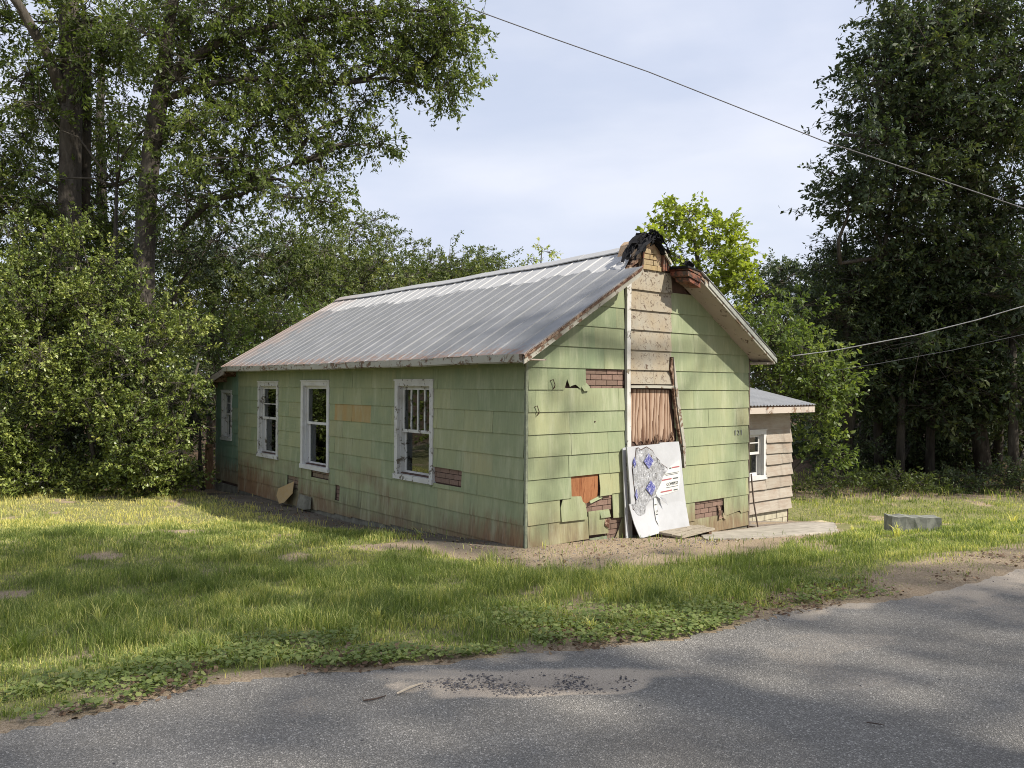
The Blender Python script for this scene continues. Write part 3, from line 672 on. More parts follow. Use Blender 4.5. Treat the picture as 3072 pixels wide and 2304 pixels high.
# --- roof
ZU = lambda a: 2.085+.6*(a if a <= 2.3 else 4.6-a)
SLOPE = math.hypot(1, .6)
def roof_pt(a, b, h): return (a, b, ZU(a)+h)
RNG_B = [(-.40+.61*i) for i in range(17)]
def sag(b): return -.025*math.sin(math.pi*(b+.4)/9.8)+.008*math.sin(b*2.3)
def panel(side, b0, b1, a_lo, a_hi):
    m = MB(); w = b1-b0; prof = []
    for c in (0, .305): prof += [(c+.0, 0) if c == 0 else (c-.011, 0), (c+.008 if c == 0 else c, .012), (c+.018 if c == 0 else c+.011, 0)]
    prof += [(w-.016, .0), (w-.008, .010), (w-.0005, .0)]
    N_ = 8; rows = []
    for i in range(N_+1):
        t = i/N_; row = []
        for q, h in prof:
            bb = b0+q; lo = a_lo(bb) if callable(a_lo) else a_lo; hi = a_hi(bb) if callable(a_hi) else a_hi
            a = lo+(hi-lo)*t
            jag = random.uniform(-.012, .014) if i == 0 else 0
            aa = a+jag
            z = 2.085+.6*aa+.112+h+sag(bb)+random.uniform(-.0015, .0015)
            row.append((aa if side == 'L' else 4.6-aa, bb, z))
        rows.append(row)
    k = len(prof); vs = [p for r_ in rows for p in r_]
    top = [(i*k+j, i*k+j+1, (i+1)*k+j+1, (i+1)*k+j) for i in range(N_) for j in range(k-1)]
    nb = len(vs); vs += [(x, y, z-.004) for x, y, z in vs]
    bot = [(nb+d, nb+c, nb+b_, nb+a_) for a_, b_, c, d in top]
    rim = [(j, j+1, nb+j+1, nb+j) for j in range(k-1)]+[(N_*k+j, nb+N_*k+j, nb+N_*k+j+1, N_*k+j+1) for j in range(k-1)]
    rim += [(i*k, nb+i*k, nb+(i+1)*k, (i+1)*k) for i in range(N_)]+[(i*k+k-1, (i+1)*k+k-1, nb+(i+1)*k+k-1, nb+i*k+k-1) for i in range(N_)]
    m.add(vs, top+bot+rim); return m.build('roof_panel', MAT_ROOF, HOUSE)
for i, b0 in enumerate(RNG_B[:16]):
    b1 = min(b0+.61, 9.28)
    hiL = (lambda bb: 1.62 if bb < -.05 else (1.62+(bb+.05)/.35*.66 if bb < .30 else 2.285))
    panel('L', b0, b1, -.375, hiL)
    panel('R', b0, b1, -.16, hiL if i else (lambda bb: 1.72 if bb < 0 else 1.9))
# decking under the metal
for sgn, lo in (('L', -.35), ('R', -.14)):
    X_ = (lambda a: a) if sgn == 'L' else (lambda a: 4.6-a)
    for (a0, a1, b0, b1) in ((lo, 1.66, -.37, 0.0), (lo, 2.3, 0.0, 9.24)) if sgn == 'L' else ((lo, 1.70, -.37, 0.0), (lo, 2.3, 0.0, 9.24)):
        m = MB(); m.hexa([(X_(a0), b0, ZU(X_(a0))+.022), (X_(a1), b0, ZU(X_(a1))+.022), (X_(a1), b1, ZU(X_(a1))+.022), (X_(a0), b1, ZU(X_(a0))+.022),
                          (X_(a0), b0, ZU(X_(a0))+.06), (X_(a1), b0, ZU(X_(a1))+.06), (X_(a1), b1, ZU(X_(a1))+.06), (X_(a0), b1, ZU(X_(a0))+.06)]); m.build('roof_deck', MAT_ROTTEN, HOUSE)
# soffit slabs under the gable overhang
def slab(a0, a1, b0, b1, h0, h1, mat, name):
    m = MB(); q = lambda a, b, h: (a, b, ZU(a)+h)
    m.hexa([q(a0, b0, h0), q(a1, b0, h0), q(a1, b1, h0), q(a0, b1, h0), q(a0, b0, h1), q(a1, b0, h1), q(a1, b1, h1), q(a0, b1, h1)]); return m.build(name, mat, HOUSE)
slab(-.33, 1.70, -.355, -.002, -.004, .018, MAT_SOFFIT, 'soffit'); slab(2.90, 4.74, -.355, -.002, -.004, .018, MAT_SOFFIT, 'soffit')
slab(-.36, 1.66, -.378, -.357, -.015, .075, MAT_CREAMW, 'rake_board'); slab(2.98, 4.76, -.378, -.357, -.02, .075, MAT_CREAMW, 'rake_board')
slab(3.05, 4.79, -.392, -.380, .02, .085, MAT_TRIMG, 'rake_flashing')
slab(-.37, 1.62, -.398, -.380, .055, .112, MAT_ROTTEN, 'roof_edge')
def fscia(a, b0, b1, z0, z1, mat, name):
    m = MB(); n = 14
    for i in range(n):
        u, v = b0+(b1-b0)*i/n, b0+(b1-b0)*(i+1)/n; s0, s1 = sag(u)*.6, sag(v)*.6
        m.hexa([(a, u, z0+s0), (a+.022, u, z0+s0), (a+.022, v, z0+s1), (a, v, z0+s1), (a, u, z1+s0), (a+.022, u, z1+s0), (a+.022, v, z1+s1), (a, v, z1+s1)])
    return m.build(name, mat, HOUSE)
fscia(-.372, -.35, 9.22, 1.885, 1.975, MAT_CREAMW, 'fascia')
fscia(-.350, -.35, 9.22, 1.872, 1.90, MAT_CREAMW, 'fascia_strip')
m = MB(); m.box(-.35, 0, -.35, 9.2, 1.905, 1.92); m.build('soffit', MAT_SOFFIT, HOUSE)
m = MB(); m.box(4.62, 4.78, -.33, 9.2, 1.97, 2.0); m.build('soffit', MAT_SOFFIT, HOUSE)
m = MB()
for u, v in zip(np.linspace(.12, 9.24, 16)[:-1], np.linspace(.12, 9.24, 16)[1:]):
    zc = 3.585; zu, zv = zc+sag(u)+random.uniform(0, .01), zc+sag(v)+.004
    m.prism([(2.16, u, zu-.06), (2.3, u, zu+.03), (2.44, u, zu-.06), (2.44, u, zu-.075), (2.3, u, zu+.012), (2.16, u, zu-.075)],
            [(2.16, v, zv-.06), (2.3, v, zv+.03), (2.44, v, zv-.06), (2.44, v, zv-.075), (2.3, v, zv+.012), (2.16, v, zv-.075)])
m.build('ridge_cap', MAT_ROOF, HOUSE)
# --- chimney stub of broken masonry at the peak
m = MB(); pg2 = [(2.02, 3.205), (2.60, 3.24), (2.60, 3.30), (2.52, 3.42), (2.38, 3.52), (2.28, 3.60), (2.2, 3.66), (2.13, 3.60), (2.07, 3.45), (2.04, 3.36)]
m.prism([gab(a, .02, z) for a, z in pg2], [gab(a, -.45, z) for a, z in pg2]); m.build('chimney', cream_mat('stucco', (.50, .38, .27), .9), HOUSE)
for z0, row in ((3.215, ((2.03, 2.20), (2.21, 2.34), (2.35, 2.45))), (3.285, ((2.04, 2.26), (2.27, 2.38))), (3.36, ((2.05, 2.18), (2.19, 2.33))), (3.435, ((2.09, 2.22), (2.23, 2.32)))):
    for a, b in row:
        m = MB(); o = random.uniform(.035, .052); m.prism([gab(a, o, z0), gab(b, o, z0), gab(b, o, z0+.062), gab(a, o, z0+.062)], [gab(a, .02, z0), gab(b, .02, z0), gab(b, .02, z0+.062), gab(a, .02, z0+.062)])
        m.build('brick', MAT_YBRICK, HOUSE)
for a, w_, z0, z1, t in ((2.44, .05, 3.22, 3.50, .0), (2.50, .04, 3.23, 3.44, -.02), (2.56, .035, 3.23, 3.38, -.04), (2.00, .03, 3.2, 3.42, .02)):
    m = MB(); m.prism([gab(a, .06, z0), gab(a+w_, .06, z0), gab(a+w_*.7+t, .07, z1), gab(a+w_*.3+t, .07, z1+.03)], [gab(a, .025, z0), gab(a+w_, .025, z0), gab(a+w_*.7+t, .025, z1), gab(a+w_*.3+t, .025, z1+.03)])
    m.build('splintered_board', MAT_ROTRED, HOUSE)
m = MB(); m.prism([gab(2.33, .10, 3.56), gab(2.36, .10, 3.58), gab(2.60, .10, 3.35), gab(2.585, .10, 3.32)], [gab(2.33, .07, 3.56), gab(2.36, .07, 3.58), gab(2.60, .07, 3.35), gab(2.585, .07, 3.32)]); m.build('splintered_board', MAT_CREAMW, HOUSE)
# rotten red end of the right overhang
for (a0, a1, z0, z1, o0, o1) in ((2.62, 2.90, 3.12, 3.20, .06, .36), (2.64, 2.93, 3.205, 3.24, .02, .37), (2.68, 2.92, 3.06, 3.115, .10, .34)):
    m = MB(); j = lambda: random.uniform(-.015, .015)
    f_ = [gab(a0+j(), o1, z0+.02+j()), gab(a1, o1, z0-.06+j()), gab(a1+j(), o1, z1-.04), gab(a0+j(), o1, z1+.01+j())]; m.prism(f_, [(x, -o0, z+.02) for x, y, z in f_]); m.build('splintered_board', MAT_ROTRED, HOUSE)
m = MB(); m.prism([gab(2.58, .38, 3.25), gab(3.0, .38, 3.20), gab(3.0, .38, 3.22), gab(2.58, .38, 3.275)], [gab(2.58, .0, 3.27), gab(3.0, .0, 3.22), gab(3.0, .0, 3.25), gab(2.58, .0, 3.30)]); m.build('roof_deck', MAT_FELT, HOUSE)
# house number
def text(body, mp_, s, z, o, size, mat, parent, name, width=None, ext=.003, rot=0):
    c = bpy.data.curves.new(name, 'FONT'); c.body = body; c.size = size; c.extrude = ext; c.materials.append(mat); c.resolution_u = 2
    ob = bpy.data.objects.new('_t', c); COL.objects.link(ob); dg_ = bpy.context.evaluated_depsgraph_get(); me = bpy.data.meshes.new_from_object(ob.evaluated_get(dg_)); bpy.data.objects.remove(ob)
    xs = [v.co.x for v in me.vertices]; w0, w1 = min(xs), max(xs); k = (width/(w1-w0)) if width else 1
    for v in me.vertices:
        x, y, zz = (v.co.x-w0)*k, v.co.y, v.co.z; x, y = x*math.cos(rot)-y*math.sin(rot), x*math.sin(rot)+y*math.cos(rot)
        v.co = mp_(s+x, o(z+y) + zz if callable(o) else o+zz, z+y)
    me.materials.clear(); me.materials.append(mat); return link(bpy.data.objects.new(name, me), parent)
for ch, s_ in (('1', 4.222), ('2', 4.285), ('1', 4.385)):
    text(ch, gab, s_, .872, .026, .115, MAT_NUM, HOUSE, 'house_number', width=.055 if ch == '2' else .02)
text('9', gab, .12, 1.02, .0215, .2, MAT_SHEATH, HOUSE, 'scratch_mark', width=.001) if False else None
m = MB(); m.tube([gab(1.15, .01, 1.155), gab(1.15, .026, 1.155)], .011, 8); m.build('vent_hole_cap', MAT_SHEATH, HOUSE)
for (s_, z_) in ((.10, 1.30), (.36, 1.62)):     # small twisted wire brackets on the wall
    m = MB(); m.tube([gab(s_, .015, z_+.05), gab(s_+.03, .05, z_+.07), gab(s_+.06, .05, z_+.0), gab(s_+.045, .03, z_-.05), gab(s_+.07, .04, z_-.02)], .006, 5); m.build('wire_bracket', MAT_SHEATH, HOUSE)

# felt heap
FELT = empty('roofing_felt_heap', (*to_world(2.2, 0.0), 3.6), YAW, label='torn black roofing felt heaped over the broken peak of the house', cat='roofing felt')
FELT.scale = (.8, .8, .82)
def ribbon(path, w, thick=.006, n=10):
    path = [Vector(p) for p in path]; m = MB(); rows = []
    for i in range(n+1):
        t = i/n*(len(path)-1); k = min(int(t), len(path)-2); p = path[k].lerp(path[k+1], t-k)
        ww = w*(1-.55*abs(i/n-.35))*random.uniform(.6, 1.25)
        d = (path[min(k+1, len(path)-1)]-path[k]).normalized(); sd_ = d.cross(Vector((random.uniform(-.2, .2), random.uniform(-.2, .2), 1))).normalized()
        rows.append([p+sd_*ww*(j/3-.5)+Vector([random.uniform(-.018, .018) for _ in range(3)]) for j in range(4)])
    vs = [q for r_ in rows for q in r_]; nb = len(vs); vs += [q+Vector((0, 0, -thick)) for q in vs]
    fs = []
    for i in range(n):
        for j in range(3):
            f_ = (i*4+j, i*4+j+1, (i+1)*4+j+1, (i+1)*4+j); fs += [f_, tuple(nb+x for x in f_[::-1])]
        fs += [(i*4, (i+1)*4, nb+(i+1)*4, nb+i*4), (i*4+3, nb+i*4+3, nb+(i+1)*4+3, (i+1)*4+3)]
    m.add(vs, fs); return m
random.seed(5)
for i in range(32):
    a = random.uniform(-.5, .5) if i > 3 else (-.62, -.45, .42, .3)[i]; b = random.uniform(-.12, .34); L = random.uniform(.8, 1.15)
    a = a*L
    zt = .14+random.uniform(-.06, .05)
    pth = [(a*.0+random.uniform(-.08, .08), b-.05, zt), (a*.35, b*.9-.08, zt-.02-abs(a)*.10), (a*.7, b*.9-.10, zt-.06-abs(a)*.36), (a*1.0, b*.8-.12, zt-.10-abs(a)*.72)]
    ribbon(pth, random.uniform(.06, .17)).build('felt_strip', MAT_FELT, FELT)
ribbon([(.05, -.10, .06), (-.25, -.18, -.06), (-.50, -.25, -.24), (-.72, -.28, -.36)], .11).build('felt_strip', MAT_FELT, FELT)
ribbon([(.0, -.05, .16), (.02, -.04, .21), (.08, .0, .22), (.1, .0, .18)], .07).build('felt_strip', MAT_FELT, FELT)
ribbon([(.72, -.2, -.32), (.85, -.2, -.24), (1.02, -.1, -.30), (1.12, -.1, -.42)], .16).build('felt_strip', MAT_FELT, FELT)
random.seed(11)

# foam board leaning on the gable
FOAM = empty('foam_board', (HX, HY, 0), YAW, label='torn white foam insulation board with blue diamonds leaning on the gable', cat='insulation board')
def lean(z): return .10+.06*(.84-z)/1.24
def sheetp(poly, d0, d1, mat, name, bend=None, cr=0, parent=FOAM):
    bm = bmesh.new(); vs = [bm.verts.new((a, 0, z)) for a, z in poly]; bm.faces.new(vs); bmesh.ops.triangulate(bm, faces=bm.faces)
    for _ in range(4 if cr or bend else 1): bmesh.ops.subdivide_edges(bm, edges=[e for e in bm.edges if e.calc_length() > .06], cuts=1); bmesh.ops.triangulate(bm, faces=bm.faces)
    fr_ = []
    for v in bm.verts:
        a, z = v.co.x, v.co.z; k = (fbm(a*14, z*9)-.5)*cr; bb = bend(a, z) if bend else 0; v.co = Vector((a, -(lean(z)+d1+k+bb), z))
    r_ = bmesh.ops.extrude_face_region(bm, geom=list(bm.faces)); 
    for v in [x for x in r_['geom'] if isinstance(x, bmesh.types.BMVert)]: v.co.y += (d1-d0)
    bmesh.ops.recalc_face_normals(bm, faces=bm.faces); me = bpy.data.meshes.new(name); bm.to_mesh(me); bm.free(); me.materials.append(mat)
    return link(bpy.data.objects.new(name, me), parent)
sheetp([(1.64, .79), (1.70, .80), (1.70, -.40), (1.655, -.39)], -.06, -.045, MAT_FOIL, 'backing_sheet')
sheetp([(1.655, .81), (2.32, .825), (2.32, .84), (2.735, .84), (2.77, .667), (2.80, .3), (2.875, -.354), (2.2, -.38), (2.21, .12), (1.70, .05)], 0, .02, MAT_FOIL, 'board_sheet', bend=lambda a, z: .03*max(0, -z)*3)
sheetp([(1.665, .06), (2.20, .10), (2.185, -.30), (2.18, -.367), (1.78, -.392), (1.72, -.2)], .006, .018, MAT_FOIL, 'torn_flap', bend=lambda a, z: .28*max(0, .05-z)**1.6)
CR = [(1.83, .78), (1.88, .785), (1.93, .755), (1.98, .775), (2.04, .79), (2.155, .735), (2.22, .65), (2.30, .59), (2.31, .56), (2.468, .474), (2.38, .40), (2.27, .25), (2.196, .157), (2.08, .08), (1.979, .009), (1.96, -.08), (1.91, -.12), (1.883, -.146),
      (1.85, -.12), (1.79, -.07), (1.732, .0), (1.742, .05), (1.8, .049), (1.78, .2), (1.755, .38), (1.741, .538), (1.80, .62)]
sheetp(CR, .024, .030, MAT_CRINK, 'torn_facing', cr=.03)
cx_, cz_ = sum(p[0] for p in CR)/len(CR), sum(p[1] for p in CR)/len(CR)
sheetp([(cx_+(a-cx_)*1.035, cz_+(z-cz_)*1.025) for a, z in CR], .0205, .0225, MAT_SHEATH, 'torn_edge')
sheetp([(2.729, .588), (2.739, .361), (2.69, .165), (2.45, .13), (2.23, .115), (2.20, .157), (2.316, .343), (2.468, .474)], .022, .025, MAT_PRINT, 'printed_facing')
sheetp([(2.20, .125), (2.36, .0), (2.32, .09), (2.26, .125)], .03, .034, MAT_FOIL, 'curled_strip', bend=lambda a, z: .05*(a-2.2)*8*(z<.1))
sheetp([(2.15, .10), (2.204, .09), (2.19, -.27), (2.15, -.20), (2.145, -.05)], .028, .031, MAT_PRINT, 'printed_facing', bend=lambda a, z: .28*max(0, .05-z)**1.6)
for dx, dz in ((2.06, .605), (2.085, .243)):
    for rr, mt, d in ((1, MAT_BLUE, .042),):
        sheetp([(dx-.10*rr, dz), (dx, dz-.105*rr), (dx+.10*rr, dz), (dx, dz+.105*rr)], d-.002, d, mt, 'diamond_logo', cr=.012)
for dx, dz, w_ in ((1.775, .60, .03), (1.795, .17, .028)): sheetp([(dx-w_, dz), (dx, dz-.07), (dx+w_, dz-.01), (dx, dz+.08)], .036, .038, MAT_BLUE, 'diamond_logo')
for (a0, a1, z0, mt) in ((2.56, 2.72, .478, MAT_REDP), (2.50, 2.545, .472, MAT_DKP), (2.335, 2.54, .318, MAT_REDP), (2.57, 2.685, .327, MAT_DKP), (2.30, 2.54, .158, MAT_REDP), (2.58, 2.665, .168, MAT_DKP), (2.40, 2.71, .402, MAT_PRINT), (2.155, 2.195, .0, MAT_DKP), (2.155, 2.195, -.13, MAT_DKP)):
    h = .016 if mt is not MAT_PRINT else .006; e = .28*max(0, .05-z0)**1.6
    sheetp([(a0, z0), (a1, z0+(a1-a0)*.05), (a1, z0+(a1-a0)*.05+h), (a0, z0+h)], .0275+e, .029+e+(.004 if e else 0), mt if mt is not MAT_PRINT else MAT_DKP, 'printed_bar')
for z0 in (.385, .215): sheetp([(2.42, z0), (2.68, z0+.012), (2.68, z0+.018), (2.42, z0+.006)], .0275, .029, MAT_DKP, 'printed_bar')
text('COMPEO', gab, 2.43, .243, lambda z: lean(z)+.029, .058, MAT_DKP, FOAM, 'printed_word', width=.25, ext=.001, rot=.05)
for z0, a0 in ((.075, 2.5), (.07, 2.57), (.02, 2.53), (.115, 2.6)): text('BE', gab, a0, z0, lambda z: lean(z)+.0225, .03, MAT_DKP, FOAM, 'printed_mark', width=.03, ext=.001) if False else None
text('CN', gab, 2.155, -.09, lambda z: lean(z)+.05+.28*max(0, .05-z)**1.6, .05, MAT_DKP, FOAM, 'printed_mark', width=.034, ext=.001)
m = MB(); r0 = []
for i in range(8):
    t = i/7; r0.append([(2.22+.14*t, -(lean(.05)+.03+.05*math.sin(t*3)), .10-.12*t*t), (2.27+.10*t, -(lean(.05)+.03+.09*math.sin(t*3)), .115-.10*t*t)])
vs = [q for r_ in r0 for q in r_]; vs2 = [(x, y-.003, z) for x, y, z in vs]; n_ = len(vs)
m.add(vs+vs2, [(2*i, 2*i+1, 2*i+3, 2*i+2) for i in range(7)]+[(n_+2*i+2, n_+2*i+3, n_+2*i+1, n_+2*i) for i in range(7)]+[(2*i, 2*i+2, n_+2*i+2, n_+2*i) for i in range(7)]+[(2*i+1, n_+2*i+1, n_+2*i+3, 2*i+3) for i in range(7)])
m.build('curled_strip', MAT_FOIL, FOAM) if False else None

# rotten step and debris in front
def hz(a, b): return Hf(*to_world(a, b))
ST = empty('wooden_step', (*to_world(2.6, -.45), hz(2.6, -.45)), YAW+.12, label='rotten low wooden step on the soil under the foam board', cat='step')
for i, (x0, x1, y0, y1, z0, z1) in enumerate(((-.45, .42, -.12, .02, .05, .08), (-.43, .45, .04, .17, .052, .085), (-.40, .40, .19, .30, .05, .08))): m = MB().box(x0, x1, y0, y1, z0, z1); m.build('plank', MAT_PLANK, ST)
for x0 in (-.38, .30): m = MB().box(x0, x0+.07, -.10, .28, -.03, .05); m.build('bearer', MAT_ROTTEN, ST)
SHR = []
# broken shingle propped on the long wall
def loose(name, poly, base_o, top_o, mat, label, cat):
    zmin = min(z for a, z in poly); zmax = max(z for a, z in poly); o = lambda z: base_o+(top_o-base_o)*(z-zmin)/(zmax-zmin)
    r_ = empty(name, (HX, HY, 0), YAW, label=label, cat=cat); m = MB(); m.prism([lng(a, o(z)+.008, z) for a, z in poly], [lng(a, o(z), z) for a, z in poly]); m.build('slab', mat, r_); return r_
LO = loose('broken_shingle', [(6.97, -.335), (6.45, -.16), (6.33, -.36), (6.52, -.54), (6.70, -.58), (6.93, -.46)], .20, .03, cream_mat('brown_shingle', (.36, .27, .14), .1), 'broken tan shingle propped against the long wall below the bricks', 'siding piece')
LO2 = loose('fallen_shingle', [(6.22, -.36), (5.72, -.37), (5.64, -.56), (5.9, -.60), (6.18, -.59)], .10, .03, MAT_FOUND, 'grey mossy shingle slumped at the foot of the long wall', 'siding piece')
# ------------------------------------------------------------------ lean-to on the far left
LT = empty('lean_to', (HX, HY, 0), YAW, label='low teal sided lean-to at the far left end of the house', cat='lean-to')
EO = lambda s, o, z: lng(s, o, z)
rects = [(9.25, 10.60, -1.0, 1.95)]; wl = (9.62, 10.25, .42, 1.47)
m = MB()
for (a, b, c, d) in subtract([(9.262, 10.60, -.95, 1.62)], (wl[0]+.06, wl[1]-.06, wl[2]+.05, wl[3]-.06)):
    m.prism([lng(a, -.02, c), lng(b, -.02, c), lng(b, -.02, d), lng(a, -.02, d)], [lng(a, -.12, c), lng(b, -.12, c), lng(b, -.12, d), lng(a, -.12, d)])
m.prism([lng(9.262, -.02, 1.62), lng(10.6, -.02, 1.62), lng(9.262, -.02, 1.92)], [lng(9.262, -.12, 1.62), lng(10.6, -.12, 1.62), lng(9.262, -.12, 1.92)])
m.build('wall', MAT_SHEATH, LT)
m = MB(); m.box(.02, 3.2, 10.5, 10.6, -.95, 1.6); m.build('wall', MAT_SIDE_TEAL, LT, label='rear wall of the lean-to')
for k in range(8):
    z1 = 1.65-.268*k; z0 = z1-.268
    if k == 0: z1 = 1.92
    if z0 < -.6: z0 = -.56
    jo = 9.9 if k % 2 else 10.2
    for a, b in ((9.266, jo), (jo, 10.60)):
        for q in subtract([(a, b, z0, z1+.015)], (wl[0]+.02, wl[1]-.02, wl[2]+.02, wl[3]-.02)):
            p = clip(rc(*q), .22, 1, 1.93+.22*9.262)
            if len(p) > 2: shingle(lng, p, MAT_SIDE_TEAL, LT, top=z1, bot=z0)
m = MB(); m.box(-.03, -.0, 9.27, 10.58, -1.0, -.555); m.build('foundation', MAT_FOUND, LT)
window(lng, *wl, LT, MAT_WHITE, lites=1, split=1.2, meet=.95, cw=.055)
m = MB(); m.box(-.02, .01, 10.60, 10.625, -.8, 1.62); m.build('corner_trim', MAT_TRIMG, LT)
def ltr(a0, a1, b0, b1, h0, h1, mat, name):
    z = lambda b: 1.93-.22*(b-9.25); m = MB(); m.hexa([(a0, b0, z(b0)+h0), (a1, b0, z(b0)+h0), (a1, b1, z(b1)+h0), (a0, b1, z(b1)+h0), (a0, b0, z(b0)+h1), (a1, b0, z(b0)+h1), (a1, b1, z(b1)+h1), (a0, b1, z(b1)+h1)]); return m.build(name, mat, LT)
ltr(-.30, 3.3, 9.30, 10.95, -.02, .03, MAT_ROTTEN, 'roof_deck'); ltr(-.33, 3.3, 9.30, 11.0, .032, .045, MAT_FELT, 'roof'); ltr(-.325, -.302, 9.30, 10.97, -.10, .03, MAT_SOFFIT, 'rake_board')
for q in (9.42, 9.95, 10.5): ltr(-.29, 1.0, q, q+.05, -.11, -.022, MAT_ROTTEN, 'rafter')
PST = empty('tree_stump_post', (*to_world(-.05, 10.95), -.8), 0, label='brown post standing beside the lean-to corner in the bush shade', cat='post')
m = MB(); m.tube([(0, 0, -.1), (0.01, 0, .5), (.0, .02, 1.05)], [.11, .10, .09], 10, wob=.2); m.build('post_shaft', wood_mat('brown_post', (.15, .085, .045), (.26, .16, .09)), PST)

# ------------------------------------------------------------------ shed on the right
SH = empty('shed', (HX, HY, 0), YAW, label='small shed with weathered lap boards and corrugated roof right of house', cat='shed')
shm = lambda s, o, z: (s, 1.0-o, z)
ws = (5.93, 6.66, -.045, .825)
m = MB()
for (a, b, c, d) in subtract([(4.64, 7.50, -1.2, 1.28)], (ws[0]+.06, ws[1]-.06, ws[2]+.05, ws[3]-.06)): m.prism([shm(a, -.02, c), shm(b, -.02, c), shm(b, -.02, d), shm(a, -.02, d)], [shm(a, -.1, c), shm(b, -.1, c), shm(b, -.1, d), shm(a, -.1, d)])
m.build('wall', MAT_SHEATH, SH)
m = MB(); m.box(7.4, 7.5, 1.1, 4.2, -1.2, 1.3); m.build('wall', MAT_SHEDB, SH, label='right side wall of the shed')
m = MB(); m.box(4.64, 7.5, 4.2, 4.3, -1.2, 1.9); m.build('wall', MAT_SHEDB, SH, label='rear wall of the shed')
zz = .822
for k in range(7):
    z1, z0 = zz-.213*k, zz-.213*(k+1)
    for q in subtract([(4.64, 7.52, z0, z1+.03)], (ws[0]+.015, ws[1]-.015, ws[2]+.01, ws[3]-.01)):
        j0, j1 = random.uniform(-.012, .008), random.uniform(-.03, .012); a, b, c, d = q; o0, o1 = .008, .045+random.uniform(0, .02)
        if c > z0+.01: j0 = j1 = 0
        bx = b+random.uniform(-.01, .02) if b > 7.4 else b
        m = MB(); nseg = 6; fr_ = []; 
        lowp = [(a+(bx-a)*i/nseg, c+j0+(j1-j0)*i/nseg+random.uniform(-.004, .004)) for i in range(nseg+1)]
        poly = lowp+[(bx, d), (a, d)]; off = lambda z: o0+(o1-o0)*max(0, min(1, (d-z)/max(.05, d-z0)))
        m.prism([shm(s_, off(z), z) for s_, z in poly], [shm(s_, off(z)-.014, z) for s_, z in poly]); m.build('board', MAT_SHEDB, SH)
shingle(shm, rc(4.66, 6.1, .835, 1.165), MAT_SHEDB, SH, name='board'); shingle(shm, rc(6.1, 7.5, .835, 1.165), MAT_SHEDB, SH, name='board')
window(shm, *ws, SH, MAT_WHITE2, lites=1, split=.60, meet=.40, cw=.075)
for r_ in range(3):
    z0 = -.84-.155*(r_-.0)+.0; x = 4.7-(.2 if r_ % 2 else 0)
    while x < 7.44:
        x1 = min(x+.395, 7.455); x0 = max(x, 4.66)
        if x1-x0 > .05: m = MB().box(x0, x1-.008, 1.012+random.uniform(0, .006), 1.1, z0+.004, z0+.150); m.build('block', MAT_BLOCKC, SH)
        x += .4
def shr(a0, a1, b0, b1, h0, h1, mat, name, par=SH):
    z = lambda b: 1.285+.217*(b-.55); m = MB(); m.hexa([(a0, b0, z(b0)+h0), (a1, b0, z(b0)+h0), (a1, b1, z(b1)+h0), (a0, b1, z(b1)+h0), (a0, b0, z(b0)+h1), (a1, b0, z(b0)+h1), (a1, b1, z(b1)+h1), (a0, b1, z(b1)+h1)]); return m.build(name, mat, par)
shr(4.66, 7.66, .60, 4.5, -.05, .0, MAT_ROTTEN, 'roof_deck')
def plain_metal():
    g = G('shed_roof_metal'); v = g.noise(g.coord((3, 3, 3)), 1, 5); col = g.ramp(v, [(.3, (.30, .305, .31)), (.7, (.38, .385, .39))]); return g.fin(col, .45, .4, .3)
MAT_SHR = plain_metal()
x = 4.66
while x < 7.68:        # ribbed sheets, each 0.6 m wide
    m = MB(); xe = min(x+.6, 7.69); n = int(round((xe-x)/.1)); z = lambda b: 1.285+.217*(b-.55)
    tp = []
    for i in range(n): tp += [(x+.1*i, 0), (x+.1*i+.03, 0), (x+.1*i+.045, .016), (x+.1*i+.075, .016), (x+.1*i+.09, 0)]
    tp.append((xe, 0)); A = [(p[0], .55, z(.55)+.006+p[1]) for p in tp]; B = [(p[0], 4.6, z(4.6)+.006+p[1]) for p in tp]; k = len(tp)
    A2 = [(p[0], p[1], p[2]-.004) for p in A]; B2 = [(p[0], p[1], p[2]-.004) for p in B]
    m.add(A+B+A2+B2, [(j, j+1, k+j+1, k+j) for j in range(k-1)]+[(2*k+j+1, 2*k+j, 3*k+j, 3*k+j+1) for j in range(k-1)]+[(j+1, j, 2*k+j, 2*k+j+1) for j in range(k-1)]); m.build('roof_panel', MAT_SHR, SH); x = xe+.0005
    if xe >= 7.69: break
m = MB(); m.box(4.66, 7.64, .575, .598, 1.155, 1.262); m.build('fascia', peeling('pink_peeling_fascia', (.42, .37, .32), (.24, .13, .08), .56, 6), SH)
m = MB(); m.hexa([(7.642, .575, 1.155), (7.662, .575, 1.155), (7.662, 4.5, 2.0), (7.642, 4.5, 2.0), (7.642, .575, 1.272), (7.662, .575, 1.272), (7.662, 4.5, 2.12), (7.642, 4.5, 2.12)]); m.build('rake_board', MAT_SHEDB, SH)
m = MB(); m.box(4.66, 7.64, .60, .985, 1.168, 1.18); m.build('soffit', MAT_SHEDB, SH)

